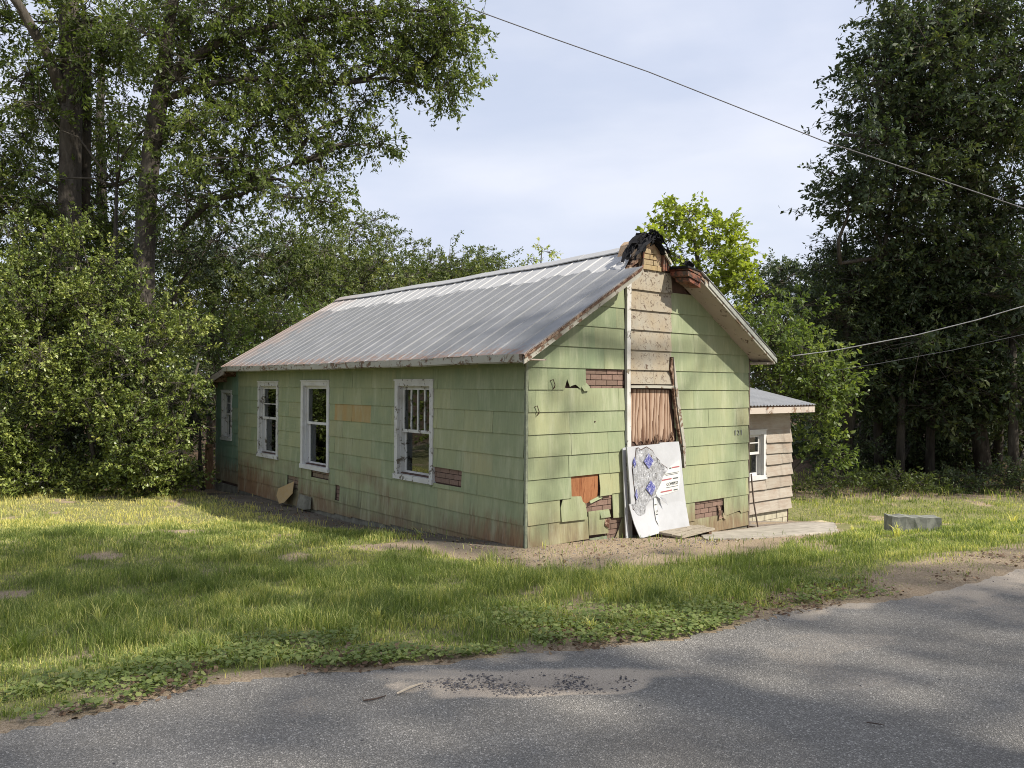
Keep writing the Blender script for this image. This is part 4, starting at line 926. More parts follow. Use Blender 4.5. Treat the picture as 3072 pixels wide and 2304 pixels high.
# ------------------------------------------------------------------ paving, block, boards
def slabs(name, poly, h, mat, label=None, th=.04):
    n = len(poly); m = MB(); w_ = [to_world(a, b) for a, b in poly]
    t = [(x, y, Hf(x, y)+h) for x, y in w_]; m.prism(t, [(x, y, z-th) for x, y, z in t]); return m.build(name, mat, None, kind='structure', **({'label': label} if label else {}))
def jag(poly, amp=.025, n=6):
    o = []
    for i in range(len(poly)):
        p, q = poly[i], poly[(i+1) % len(poly)]
        for j in range(n): t = j/n; o.append((p[0]+(q[0]-p[0])*t+random.uniform(-amp, amp), p[1]+(q[1]-p[1])*t+random.uniform(-amp, amp)))
    return o
slabs('concrete_path', jag([(3.05, -.25), (4.5, -.12), (5.9, -.15), (6.4, -.5), (5.2, -1.15), (3.6, -1.45), (2.6, -1.35), (2.2, -1.0), (2.5, -.7)]), .02, MAT_CONC, 'pale worn concrete slab in front of the gable')
slabs('concrete_path.001', jag([(4.75, -.05), (6.0, -.08), (7.35, .1), (7.45, .9), (4.75, .9)], .01), .022, plain('dark_concrete', (.22, .19, .16), .9, .3, 5), 'darker concrete slab beside the shed')
BL = empty('concrete_block', (*gpt(2738, 1606, -.33), -.29), -.10, label='long grey mossy concrete block lying on the lawn at right', cat='concrete block')
m = MB(); bm_pts = []
def rough_box(m, sx, sy, sz, n=7, amp=.012):
    g0 = lambda *a: tuple(x+random.uniform(-amp, amp) for x in a)
    ring = lambda x: [g0(x, -sy/2, 0), g0(x, sy/2, 0), g0(x, sy/2, sz), g0(x, 0, sz*1.02), g0(x, -sy/2, sz)]
    rs = [ring(-sx/2+sx*i/n) for i in range(n+1)]; vs = [q for r_ in rs for q in r_]
    m.add(vs, [(i*5+j, i*5+(j+1) % 5, (i+1)*5+(j+1) % 5, (i+1)*5+j) for i in range(n) for j in range(5)]+[(0, 1, 2, 3, 4), tuple(n*5+j for j in (4, 3, 2, 1, 0))])
rough_box(m, .62, .26, .215); m.build('block_body', MAT_BLOCKG, BL)
m = MB(); rough_box(m, .10, .12, .05, 2, .01); ob = m.build('broken_lump', MAT_BLOCKG, BL); ob.location = (.30, -.10, .0)
PB = empty('slatted_board', (*gpt(2415, 1585, -.92), -.93), YAW-.35, label='flat weathered slatted wooden board lying beside the shed corner', cat='wooden board')
for i in range(7):
    m = MB(); y0 = -.30+.085*i; m.hexa([(-.75, y0, .02), (.62, y0, .05), (.62, y0+.07, .05), (-.75, y0+.07, .02), (-.75, y0, .045), (.62, y0, .08), (.62, y0+.07, .08), (-.75, y0+.07, .045)]); m.build('slat', wood_mat('bleached_slat', (.36, .30, .19), (.52, .45, .30), (3, 20, 20)) if i == 0 else bpy.data.materials['bleached_slat'], PB)
for x0 in (-.6, .45): m = MB().box(x0, x0+.06, -.30, .28, -.02, .03); m.build('batten', MAT_PLANK, PB)

# sticks on the road
def stick(name, pts, r, mat, label, forks=()):
    o = MB(); o.tube(pts, r, 6, wob=.3)
    for f in forks: o.tube(f, .002, 4)
    ob = o.build(name, mat, None); tag(ob, label, 'stick'); return ob
x0, y0 = gpt(1190, 2088, 0); x1, y1 = gpt(1268, 2056, 0)
stick('stick', [(x0, y0, .012), ((x0+x1)/2, (y0+y1)/2+.004, .016), (x1, y1, .012)], [.006, .007, .003], MAT_STICK, 'pale straight stick lying on the road left of the sand patch')
x0, y0 = gpt(1090, 2106, 0); x1, y1 = gpt(1158, 2092, 0)
stick('stick.001', [(x0, y0, .008), (x0+.04, y0+.004, .012), ((x0+x1)/2+.01, (y0+y1)/2-.004, .008), (x1, y1, .01)], [.004, .005, .004, .003], MAT_TWIG, 'dark forked twig on the road left of the pale stick', [[(x0, y0, .01), (x0-.01, y0+.03, .012)]])
x0, y0 = gpt(2600, 2172, 0)
stick('stick.002', [(x0, y0, .008), (x0+.03, y0-.02, .012), (x0+.07, y0-.03, .008)], [.003, .003, .002], MAT_TWIG, 'tiny bent dark twig on the road at lower right')

# pebbles in the sandy hollow and grit on road
def pebbles(name, n, sampler, smin, smax, mat, **k):
    base = np.array([(1, 0, 0), (-1, 0, 0), (0, 1, 0), (0, -1, 0), (0, 0, 1), (0, 0, -1)], float); fc = np.array([(0, 2, 4), (2, 1, 4), (1, 3, 4), (3, 0, 4), (2, 0, 5), (1, 2, 5), (3, 1, 5), (0, 3, 5)])
    pts = sampler(n); s_ = rng.uniform(smin, smax, (len(pts), 1, 1))*rng.uniform(.6, 1.3, (len(pts), 1, 3))*np.array([1, 1, .6])
    an = rng.uniform(0, 6.28, len(pts)); b = base[None]*(1+rng.uniform(-.25, .25, (len(pts), 6, 1)))*s_
    c, s2 = np.cos(an)[:, None], np.sin(an)[:, None]; bx = b[..., 0]*c-b[..., 1]*s2; by = b[..., 0]*s2+b[..., 1]*c; b = np.stack([bx, by, b[..., 2]], -1)+pts[:, None]
    T = b[:, fc].reshape(-1, 3); return np_mesh(name, T, 3, mat, np.repeat(rng.random(len(pts)), 8), **k)
gm = G('gravel_stone'); gv = gm.attr('v'); MAT_PEB = gm.fin(gm.ramp(gv, [(0, (.05, .05, .06)), (.4, (.13, .12, .12)), (.8, (.26, .23, .20)), (1, (.45, .41, .36))]), .8, .2)
def smp(n):
    p = rng.uniform((-.6, 3.95), (.85, 4.5), (n*4, 2)); q = pot(p[:, 0], p[:, 1]); d = fbm(p[:, 0]*6, p[:, 1]*9); ok = (q < 1.0) & (rng.random(len(p)) < np.clip((1.1-q)*(d-.32)*4, 0, 1)); p = p[ok][:n]
    return np.c_[p, Hr(p[:, 0], p[:, 1])+.002]
pebbles('gravel', 2200, smp, .003, .010, MAT_PEB, label='small stones lying in the sandy hollow of the road', cat='gravel', kind='stuff')
def smp2(n):
    p = rng.uniform((-4, 2.9), (6, 9), (n*3, 2)); e = p[:, 1]-edge(p[:, 0]); a, b = to_house(p[:, 0], p[:, 1]); ok = ((e < -.02) & (rng.random(len(p)) < .35+.65*(e > -.3))) ; p = p[ok][:n]
    return np.c_[p, Hr(p[:, 0], p[:, 1])+.002]
pebbles('road_grit', 900, smp2, .002, .007, MAT_PEB, label='scattered grit and small stones on the asphalt', cat='gravel', kind='stuff')
def smp3(n):
    a = rng.uniform(-1.0, 6.2, n*3); b = rng.uniform(-1.5, 0, n*3); x, y = to_world(a, b); ok = (dirt_mask(x, y) > .6) & ((np.abs(b) > .02)); x, y = x[ok][:n], y[ok][:n]
    return np.c_[x, y, H(x, y)+.002]
pebbles('soil_grit', 2500, smp3, .003, .012, MAT_PEB, label='crumbs and gravel on the bare soil before the gable', cat='gravel', kind='stuff')

# ------------------------------------------------------------------ grass and ground cover
def in_building(x, y):
    a, b = to_house(x, y); return ((a > -.02) & (a < 4.7) & (b > -.02) & (b < 10.7)) | ((a > 4.6) & (a < 7.55) & (b > .95) & (b < 4.4))
def lawn_points(n, y0, y1, dens_dirt=.10):
    y = rng.uniform(y0, y1, n); x = rng.uniform(-1, 1, n)*(y*.70+.8)
    a, b = to_house(x, y); e = y-edge(x); d = dirt_mask(x, y); r_ = rng.random(n)
    slab_ = (a > 2.7) & (a < 6.3) & (b > -1.15) & (b < -.1) | (a > 4.7) & (a < 7.5) & (b > -.2) & (b < 1)
    ok = (~in_building(x, y)) & (e > .03) & (r_ < (1-d)**1.3+dens_dirt*.25) & ~slab_
    return x[ok], y[ok]
def grass(name, x, y, hmul, wid, **k):
    n = len(x); cl = fbm(x*2.2+5, y*2.2); tall = fbm(x*.7+20, y*.7+8)
    cl2 = fbm(x*5+11, y*5+3, 3)
    h = hmul*(.42+1.0*ss(cl, .35, .7)+.55*ss(cl2, .5, .72))*(.7+.6*tall)*rng.uniform(.45, 1.25, n); e = y-edge(x)
    h *= .45+.55*ss(e, .1, 1.2); h *= np.where(rng.random(n) < .06, rng.uniform(1.2, 1.75, n), 1)
    an = rng.uniform(0, 6.283, n); ln = rng.uniform(.15, .75, n)*h; w = wid*rng.uniform(.6, 1.3, n)
    px, py = np.cos(an), np.sin(an); sx, sy = -py, px; z = H(x, y)-.004
    B = np.stack([x, y, z], -1); D = np.stack([px, py, 0*px], -1); S_ = np.stack([sx, sy, 0*sx], -1); U = np.array([0, 0, 1.])
    p0 = B-S_*w[:, None]/2; p1 = B+S_*w[:, None]/2; mid = B+U*(h*.6)[:, None]+D*(ln*.3)[:, None]; p2 = mid+S_*w[:, None]*.4; p3 = mid-S_*w[:, None]*.4
    tip = B+U*(h*rng.uniform(.75, 1.0, n))[:, None]+D*ln[:, None]
    t1, t2 = tip-S_*.0004, tip+S_*.0004
    V = np.concatenate([np.stack([p0, p1, p2, p3], 1), np.stack([p3, p2, t2, t1], 1)])
    col = np.clip(.42+.7*(fbm(x*.9, y*.9+30)-.5)-.5*(cl2-.5)+.35*(fbm(x*3, y*3+60, 3)-.5)+rng.normal(0, .27, n)+.48*ss(y, 10.8, 13)*(x < 0), 0, 1)  # far left strip yellower: dry tint plus its sunlight painted into the blades
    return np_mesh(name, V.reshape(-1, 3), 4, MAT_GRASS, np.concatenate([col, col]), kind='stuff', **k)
xs_, ys_ = [], []
for n, y0, y1 in ((115000, 3.2, 6.0), (152000, 6, 9), (118000, 9, 12.5), (86000, 12.5, 18.0)):
    x, y = lawn_points(n, y0, y1); xs_.append(x); ys_.append(y)
gx, gy = np.concatenate(xs_), np.concatenate(ys_); near = gy < 9
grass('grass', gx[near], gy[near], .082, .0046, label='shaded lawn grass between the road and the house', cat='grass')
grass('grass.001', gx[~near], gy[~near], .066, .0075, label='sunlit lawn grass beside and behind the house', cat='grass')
fx = rng.uniform(-14, 16, 16000); fy = rng.uniform(17.5, 24, 16000); ok = (~in_building(fx, fy)) & (fx > 3.5)
grass('grass.002', fx[ok], fy[ok], .12, .016, label='rough grass at the edge of the wood', cat='grass')
# weed tufts, each a plant
def tuft(px, py, z, n, h, wid, label, col=.8):
    cx, cy = gpt(px, py, z); cz = Hf(cx, cy); V = []
    for i in range(n):
        an = random.uniform(0, 6.28); l = h*random.uniform(.6, 1.1); t = random.uniform(.25, .9); w = wid*random.uniform(.7, 1.2)
        d = np.array([math.cos(an), math.sin(an), 0]); s_ = np.array([-d[1], d[0], 0]); b = np.array([random.uniform(-.03, .03), random.uniform(-.03, .03), 0])
        pts = [b+d*l*t*f*f*.9+np.array([0, 0, l*(f-.35*t*f*f)]) for f in (0, .35, .7, 1)]; ws_ = (w*.6, w, w*.7, .0)
        for i0 in range(3):
            V += [pts[i0]-s_*ws_[i0]/2, pts[i0]+s_*ws_[i0]/2, pts[i0+1]+s_*ws_[i0+1]/2, pts[i0+1]-s_*ws_[i0+1]/2]
    ob = np_mesh('weed_tuft', np.array(V), 4, MAT_GRASS, np.clip(rng.normal(col, .1, len(V)//4), 0, 1), label=label, cat='weed', group='tall weed tufts on the lawn')
    ob.location = (cx, cy, cz)
tuft(300, 1850, -.15, 22, .22, .012, 'pale wide bladed weed tuft on the left foreground lawn', .72)
tuft(60, 1940, -.1, 40, .26, .010, 'dense dark weed tuft at the left edge of the lawn', .35)
tuft(930, 1770, -.3, 24, .22, .010, 'bluish weed tuft on the lawn before the long wall', .45)
tuft(1130, 1900, -.15, 20, .15, .010, 'thin arching weed tuft near the middle of the verge', .85)
tuft(600, 1990, -.1, 24, .18, .009, 'upright green weed tuft near the road on the left', .45)
tuft(2690, 1640, -.3, 22, .22, .012, 'light weed tuft in front of the concrete block', .85)
tuft(2560, 1585, -.4, 16, .18, .010, 'small weed tuft left of the concrete block', .8)
tuft(3040, 1560, -.45, 24, .28, .014, 'yellow green weed tuft at the right edge of the lawn', .95)
tuft(1260, 1615, -.35, 14, .22, .008, 'few tall stems beside the damp path at the long wall', .6)
tuft(1770, 1905, -.05, 18, .12, .010, 'low weed tuft on the road verge right of centre', .85)
# round leaved ground cover
def disks(name, C, r, mat, tiltamt, col, nv=6, **k):
    n = len(C); an = np.arange(nv)/nv*6.283; nrm = unit(np.c_[rng.normal(0, tiltamt, (n, 2)), np.ones(n)]); t = unit(np.cross(nrm, rng.normal(size=(n, 3)))); b = np.cross(nrm, t)
    rr = r[:, None]*(1+rng.uniform(-.18, .18, (n, nv))); rr[:, 0] *= .6
    V = C[:, None]+t[:, None]*(np.cos(an)*rr)[..., None]+b[:, None]*(np.sin(an)*rr)[..., None]
    return np_mesh(name, V.reshape(-1, 3), nv, mat, col, kind='stuff', **k)
n = 38000; x = rng.uniform(-4.5, 4.2, n); y = edge(x)+rng.uniform(0, 1, n)**1.3*1.5; e = y-edge(x)
dn = fbm(x*1.6+2, y*1.6+50); ok = (rng.random(n) < ss(dn, .40, .56)*(1-ss(e, .7, 1.4))*(1-ss(x, 1.6, 3.2))) & (e > .0) & (np.abs(x) < y*.7+.8); x, y, e = x[ok], y[ok], e[ok]
C_ = np.c_[x, y, H(x, y)+rng.uniform(.012, .055, len(x))]
disks('ground_cover', C_, rng.uniform(.006, .019, len(x)), MAT_COVER, .35, np.clip(rng.normal(.5, .2, len(x)), 0, 1), label='low round leaved creeping weeds along the road verge', cat='ground cover')
n = 12000; x = rng.uniform(-4.5, 7, n); y = edge(x)+rng.uniform(-.05, 1, n)**1.0*1.1-.03; e = y-edge(x)
dn = fbm(x*2.1+30, y*2.1+5); ok = (rng.random(n) < ss(dn, .44, .6)*(1-ss(e, .15, 1.0))*(1-.6*ss(x, 2.3, 3.2))) & (np.abs(x) < y*.7+.8); x, y = x[ok], y[ok]
C_ = np.c_[x, y, np.maximum(H(x, y), 0*x-.3)+rng.uniform(.004, .03, len(x))]
disks('leaf_litter', C_, rng.uniform(.007, .020, len(x)), MAT_DEAD, .45, np.clip(rng.normal(.5, .25, len(x)), 0, 1), nv=5, label='dead brown leaves along the edge of the road', cat='dead leaves')
a = rng.uniform(-.95, 4.8, 900); b = np.where(rng.random(900) < .5, rng.uniform(-1.4, -.03, 900), rng.uniform(0, 8.5, 900)); a = np.where(b > 0, rng.uniform(-.8, -.05, 900), a); x, y = to_world(a, b)
disks('leaf_litter.001', np.c_[x, y, H(x, y)+.01], rng.uniform(.008, .022, 900), MAT_DEAD, .4, np.clip(rng.normal(.5, .25, 900), 0, 1), nv=5, label='dead leaves and chips at the foot of the house walls', cat='dead leaves')

# ------------------------------------------------------------------ trees
def leaf_quads(C, D, L, wr, upb=1.0):
    n = len(C); D = unit(D); ref = rng.normal(size=(n, 3))*.75+np.array([0, 0, upb]); S_ = unit(np.cross(D, ref)); Nn = np.cross(S_, D)
    w = (L*wr*rng.uniform(.8, 1.2, n))[:, None]; L = L[:, None]; mid = C+D*L*.5+Nn*w*.12
    return np.stack([C, mid+S_*w/2, C+D*L-Nn*L*.06, mid-S_*w/2], 1)
def prisms(A, B, ra, rb):
    d = unit(B-A); u = unit(np.cross(d, np.array([.3, .2, 1.]))); w = np.cross(d, u); o = []
    cs = [(math.cos(t), math.sin(t)) for t in (0, 2.094, 4.189)]
    pa = [A+(u*c+w*s_)*ra[:, None] for c, s_ in cs]; pb = [B+(u*c+w*s_)*rb[:, None] for c, s_ in cs]
    for i in range(3): j = (i+1) % 3; o.append(np.stack([pa[i], pa[j], pb[j], pb[i]], 1))
    return np.concatenate(o).reshape(-1, 3)
def tree_parts(root, trunk_paths, clusters, leafmat, leafL=.11, wr=.42, per=24, sprayL=.55, droop=.3, gap=.0, twig=True, limb_r=.07, attach=None, upb=1.0, vshift=0.0, shell=.4):
    """trunk_paths: [(points, radii)]; clusters: [(x,y,z, rx,ry,rz, n_sprays)] all relative to root"""
    mb = MB(); tp = []
    for pts, rad in trunk_paths:
        mb.tube(pts, rad, 9, wob=.16); tp += [np.array(p, float) for p in pts]
    Cs, Ds, Ls, vs = [], [], [], []; TA, TB, RA, RB = [], [], [], []
    for cl in clusters:
        c = np.array(cl[:3], float); r_ = np.array(cl[3:6], float); n = int(cl[6])
        if tp and attach != 'none':
            cand = [p for p in tp if p[2] < c[2]+.3] or tp; q = min(cand, key=lambda p: np.linalg.norm(p-c)+.0*p[2])
            L_ = np.linalg.norm(c-q)
            if L_ > .6:
                mid = (q+c)/2+np.array([random.uniform(-.12, .12)*L_, random.uniform(-.12, .12)*L_, .10*L_]); k1 = (q+mid)/2+rng.normal(0, .03*L_, 3); k2 = (mid+c)/2+rng.normal(0, .03*L_, 3)
                r0 = min(limb_r*1.6, limb_r*(.5+.14*L_)); mb.tube([q, k1, mid, k2, c], [r0, r0*.8, r0*.62, r0*.42, r0*.22], 6, wob=.1)
        nm = max(3, n//11); hub = c+unit(rng.normal(size=(nm, 3)))*rng.random((nm, 1))**shell*r_*.95
        hi = rng.integers(0, nm, n); p = hub[hi]+rng.normal(0, 1, (n, 3))*np.minimum(r_*.30, sprayL*.62); u = unit((p-hub[hi])*1.2+(p-c)*.7)
        if gap:
            g_ = fbm(p[:, 0]*.9+p[:, 2]*.6+7, p[:, 1]*.9+p[:, 2]*.8+3, 3); keep = g_ > gap-.03; p, u, hi = p[keep], u[keep], hi[keep]; n = len(p)
            if n == 0: continue
        d = unit(u*np.array([1, 1, .6])+rng.normal(0, .45, (n, 3))+np.array([0, 0, -droop])); sl = sprayL*rng.uniform(.6, 1.3, n)
        if twig:
            A = hub[hi]
            TA += [np.repeat(c[None], nm, 0), A, p]; TB += [hub, p, p+d*sl[:, None]]; RA += [np.full(nm, limb_r*.25), np.full(n, .009*leafL/.11), np.full(n, .005*leafL/.11)]; RB += [np.full(nm, limb_r*.15), np.full(n, .005*leafL/.11), np.full(n, .002)]
        t = rng.random((n, per))**.8; cen = p[:, None]+d[:, None]*(t*sl[:, None])[..., None]+rng.normal(0, .065*sprayL, (n, per, 3))
        ld = d[:, None]*.55+rng.normal(0, .6, (n, per, 3))+np.array([0, 0, -.12])
        Cs.append(cen.reshape(-1, 3)); Ds.append(ld.reshape(-1, 3)); vv = np.repeat(rng.normal(.42+vshift, .10, n)+rng.normal(0, .10, nm)[hi]+random.uniform(-.12, .12), per)+np.tile(np.linspace(-.05, .05, per), n)+rng.normal(0, .13, n*per); vs.append(vv)
    C = np.concatenate(Cs); D = np.concatenate(Ds); Lf = leafL*rng.uniform(.65, 1.25, len(C))
    np_mesh('crown', leaf_quads(C, D, Lf, wr, upb).reshape(-1, 3), 4, leafmat, np.clip(np.concatenate(vs), 0, 1), parent=root)
    mb.build('trunk', MAT_BARK, root, smooth=True) if mb.v else None
    if twig and TA: np_mesh('twigs', prisms(np.concatenate(TA), np.concatenate(TB), np.concatenate(RA), np.concatenate(RB)), 4, MAT_BARK, parent=root)
    return len(C)
NL = 0
def scr(root, lst):
    "clusters given as (px,py,depth, radius_px_x, radius_px_y, radius depth m, sprays)"
    o = []
    for px, py, dp, rx_, ry_, rd, n in lst:
        p = P(px, py, dp)-np.array(root); k = dp/F_PX; o.append((*p, rx_*k, rd, ry_*k, n))
    return o
def tree(name, base, paths, lst, label, group=None, cat='tree', **k):
    global NL
    b = np.array([base[0], base[1], Hf(base[0], base[1])]); r_ = empty(name, tuple(b), 0, label=label, cat=cat, group=group)
    tps = [([tuple(np.array(p)-b) for p in pts], rad) for pts, rad in paths]
    NL += tree_parts(r_, tps, scr(b, lst), **k); return r_
def zat(p, z): return (p[0], p[1], z)
# two big oaks at upper left
A0 = P(205, 1400, 19); A0[2] = -.8
tree('oak_tree', A0, [([A0, P(205, 900, 19), P(208, 640, 19), P(215, 350, 19), P(210, 60, 19), P(200, -300, 19)], [.34, .30, .28, .25, .22, .15]),
      ([P(215, 350, 19), P(150, 180, 18.6), P(60, 20, 18), P(-40, -120, 17.5)], [.16, .13, .11, .08]), ([P(250, 640, 19.4), P(255, 350, 19.6), P(262, 100, 20)], [.16, .15, .1])],
     [(40, 60, 19.5, 190, 130, 1.6, 186), (230, 40, 19.1, 190, 130, 1.6, 186), (60, 260, 19.5, 160, 110, 1.5, 124), (30, 480, 19.75, 150, 110, 1.5, 124), (300, 230, 19, 150, 110, 1.4, 108), (120, 620, 20, 190, 90, 1.6, 170),
      (400, 60, 18.9, 170, 110, 1.4, 139), (300, 560, 20.5, 150, 140, 1.5, 139), (20, 640, 19.25, 120, 90, 1.3, 93), (330, 420, 20.75, 140, 110, 1.4, 124), (160, 760, 20.75, 260, 110, 1.8, 201), (-60, 350, 19, 130, 260, 1.5, 170), (180, -180, 19.5, 330, 150, 3, 186)],
     'tall dark oak with a double trunk at the far left', leafmat=MAT_OAK, leafL=.125, per=22, sprayL=.55, gap=.34, group='big oaks at the left')
B0 = P(430, 1400, 18); B0[2] = -.8
tree('oak_tree', B0, [([B0, P(433, 800, 18), P(440, 640, 18), P(452, 470, 18), P(472, 330, 17.9), P(490, 240, 17.8)], [.27, .23, .22, .21, .20, .18]),
      ([P(490, 240, 17.8), P(500, 120, 17.6), P(520, 0, 17.4), P(540, -220, 17)], [.16, .13, .12, .07]), ([P(486, 250, 17.8), P(560, 190, 17.9), P(680, 110, 18.1), P(820, 80, 18.4), P(1000, 45, 18.7)], [.15, .13, .10, .07, .045]),
      ([P(480, 300, 17.8), P(640, 250, 18), P(820, 230, 18.3), P(1000, 250, 18.6)], [.09, .07, .05, .03]), ([P(540, 690, 18), P(640, 600, 18), P(760, 540, 18.1), P(880, 490, 18.2)], [.06, .05, .04, .025])],
     [(520, 90, 17.8, 190, 130, 1.5, 170), (700, 60, 18.25, 200, 110, 1.4, 201), (900, 60, 18.7, 190, 110, 1.2, 232), (1090, 70, 18.88, 170, 100, 1.1, 217), (1260, 70, 18.97, 140, 100, 1, 186), (1370, 60, 19.06, 90, 80, 0.9, 93),
      (1180, 180, 18.97, 130, 80, 0.9, 124), (1330, 190, 19.06, 90, 90, 0.8, 93), (1370, 280, 19.06, 50, 50, 0.6, 31), (620, 230, 18.07, 180, 110, 1.3, 170), (820, 220, 18.43, 180, 110, 1.1, 186), (1000, 230, 18.7, 120, 100, 1, 124),
      (1060, 340, 18.79, 80, 70, 0.8, 55), (1110, 430, 18.835, 45, 60, 0.5, 21), (740, 380, 18.25, 150, 100, 1.2, 124), (900, 370, 18.43, 120, 90, 1, 93), (620, 420, 17.8, 120, 100, 1.2, 85), (960, 470, 18.475, 90, 70, 0.9, 62),
      (700, 520, 17.8, 150, 90, 1.2, 124), (880, 560, 18.025, 120, 80, 1, 93), (560, 600, 17.26, 120, 90, 1.2, 93), (950, 600, 18.025, 70, 60, 0.8, 40), (1120, 440, 18.88, 60, 30, 0.4, 18), (760, -140, 18.25, 500, 110, 3, 248)],
     'large oak leaning right with a long bough over the house', leafmat=MAT_OAK, leafL=.118, per=22, sprayL=.55, gap=.33, group='big oaks at the left', droop=.45)
C0 = P(300, 1400, 24); C0[2] = -.8
tree('oak_tree', C0, [([C0, P(310, 700, 24), P(300, 350, 24), P(310, 100, 24)], [.17, .15, .12, .08])],
     [(330, 700, 24, 220, 120, 2, 130), (500, 650, 23, 200, 120, 2, 110), (250, 480, 24, 150, 150, 2, 60), (420, 780, 24, 240, 110, 2, 140), (640, 720, 23, 180, 100, 2, 110), (120, 450, 26, 160, 200, 2, 70), (560, 480, 24, 130, 130, 2, 50)],
     'slim oak standing between and behind the two big left trunks', leafmat=MAT_OAKD, leafL=.15, per=20, sprayL=.7, gap=.36, group='big oaks at the left')
tree('young_oak', P(330, 1400, 18.6)[:2], [([P(340, 1400, 18.6), P(345, 800, 18.6), P(350, 560, 18.6)], [.08, .06, .03])],
     [(130, 330, 18.4, 120, 90, 1.1, 60), (370, 350, 18.4, 110, 90, 1.1, 60), (520, 420, 18.4, 120, 90, 1.1, 60), (90, 560, 18.4, 120, 90, 1.1, 60), (560, 320, 18.4, 100, 80, 1.1, 50)],
     'young leafy oak filling in before the two big left trunks', leafmat=MAT_OAK, leafL=.12, per=20, sprayL=.5, gap=.36, droop=.3, limb_r=.04, group='big oaks at the left')
# tall hedge bush at left
def bush_lumps():
    o = []; rs = random.Random(4)
    top = lambda px: float(np.interp(px, [-80, 0, 130, 235, 300, 400, 470, 560, 640], [640, 700, 720, 680, 790, 840, 930, 930, 1060]))
    for i in range(70):
        px = rs.uniform(-90, 590); t = top(px); py = t+70+(1430-t-70)*((i*.618) % 1); edge_ = (py-t)/(1430-t)
        if px > 500 and py > 1220: px -= 90
        dp = 15.5+(1.0-min(1, edge_*2.2))*1.3+rs.uniform(-.45, .6); r_ = rs.uniform(48, 98)
        o.append((px, py, dp, r_, r_*rs.uniform(.7, 1.1), r_*dp/F_PX*.9, int(r_*r_/88)))
    for px, py in ((130, 690), (235, 665), (60, 700), (330, 770), (420, 810), (20, 660), (500, 900), (180, 740)): o.append((px, py, 16.3, 26, 62, .25, 22))
    for px in range(-60, 560, 60): o.append((px, 1435, 15.6, 60, 34, .5, 44))
    return o
BU = P(330, 1465, 16.2)
tree('holly_bush', BU, [([BU+np.array([dx, 0, -.1]), BU+np.array([dx*1.4, -.3, 1.2]), BU+np.array([dx*1.8, -.4, 2.6])], [.05, .04, .02]) for dx in (-1.6, -.8, -.2, .5, 1.1)],
     bush_lumps(),
     'large dense glossy bush filling the left side beside the lean-to', cat='bush', leafmat=MAT_HOLLY, leafL=.074, wr=.55, per=17, sprayL=.27, droop=-.3, gap=.33, limb_r=.03, vshift=.0, shell=.33)
tree('holly_bush', P(250, 1465, 18), [([P(250, 1475, 18), P(240, 1250, 18), P(250, 1000, 18)], [.06, .05, .03])], [(80, 1250, 17.9, 180, 190, .8, 200), (300, 1250, 17.8, 180, 190, .8, 200), (90, 950, 17.9, 170, 180, .8, 180), (320, 1000, 17.8, 160, 150, .8, 170), (480, 1180, 17.9, 100, 150, .8, 110)], 'dark filler added behind the big glossy bush as its inner shade', cat='bush', leafmat=MAT_OAKD, leafL=.12, wr=.6, per=16, sprayL=.4, droop=-.1, limb_r=.03)  # dark lumps added so gaps in the glossy bush look shaded
for (bx, by, lab) in ((-14.5, 14.5, 'bush continuing the hedge just outside the left edge'), (-18.5, 11.5, 'bush farther outside the left edge of the view')):
    rb = np.array([bx, by, Hf(bx, by)]); ro = empty('holly_bush', tuple(rb), 0, label=lab, cat='bush')
    NL += tree_parts(ro, [([(0, 0, -.1), (0, 0, 1.5)], [.06, .04])], [(dx, dy, dz, 1.5, 1.2, 1.3, 70) for dx, dy, dz in ((-1.2, 0, 1.2), (1.2, 0, 1.2), (0, .3, 2.6), (-1.5, .6, 3.4), (1.4, .2, 3.3), (0, 0, 4.6))], leafmat=MAT_HOLLY, leafL=.15, wr=.55, per=15, sprayL=.5, droop=-.2, twig=False, limb_r=.03)
# drooping branches over the dark gap beside lean-to
tree('holly_bush', P(610, 1475, 17.4), [([P(610, 1478, 17.4), P(600, 1380, 17.2), P(600, 1280, 16.8)], [.05, .04, .02])],
     [(560, 1280, 17.4, 50, 40, .5, 80), (580, 1210, 18.2, 40, 50, .5, 60), (530, 1200, 17.8, 80, 70, .6, 120), (600, 1120, 19, 60, 60, .7, 90), (560, 1390, 19.4, 90, 100, .6, 130)], 'smaller drooping bush in the dark gap left of the lean-to', cat='bush', leafmat=MAT_OAKD, leafL=.075, per=16, sprayL=.32, droop=.3, limb_r=.03)
SB = P(820, 1250, 22)
tree('green_shrub', (SB[0], SB[1]), [([P(820, 1400, 22), P(830, 1200, 22)], [.07, .04])], [(700, 1030, 21, 120, 90, 1.2, 170), (850, 1010, 22, 130, 80, 1.2, 180), (960, 960, 23, 110, 70, 1.2, 140), (720, 1150, 20.5, 100, 100, 1, 120), (620, 1040, 20, 90, 90, 1, 100), (680, 1290, 20, 90, 110, 1, 90)],
     'pale green shrub showing above the far end of the roof', cat='bush', leafmat=MAT_SHRUB, leafL=.11, per=16, sprayL=.4, droop=.0, limb_r=.04)
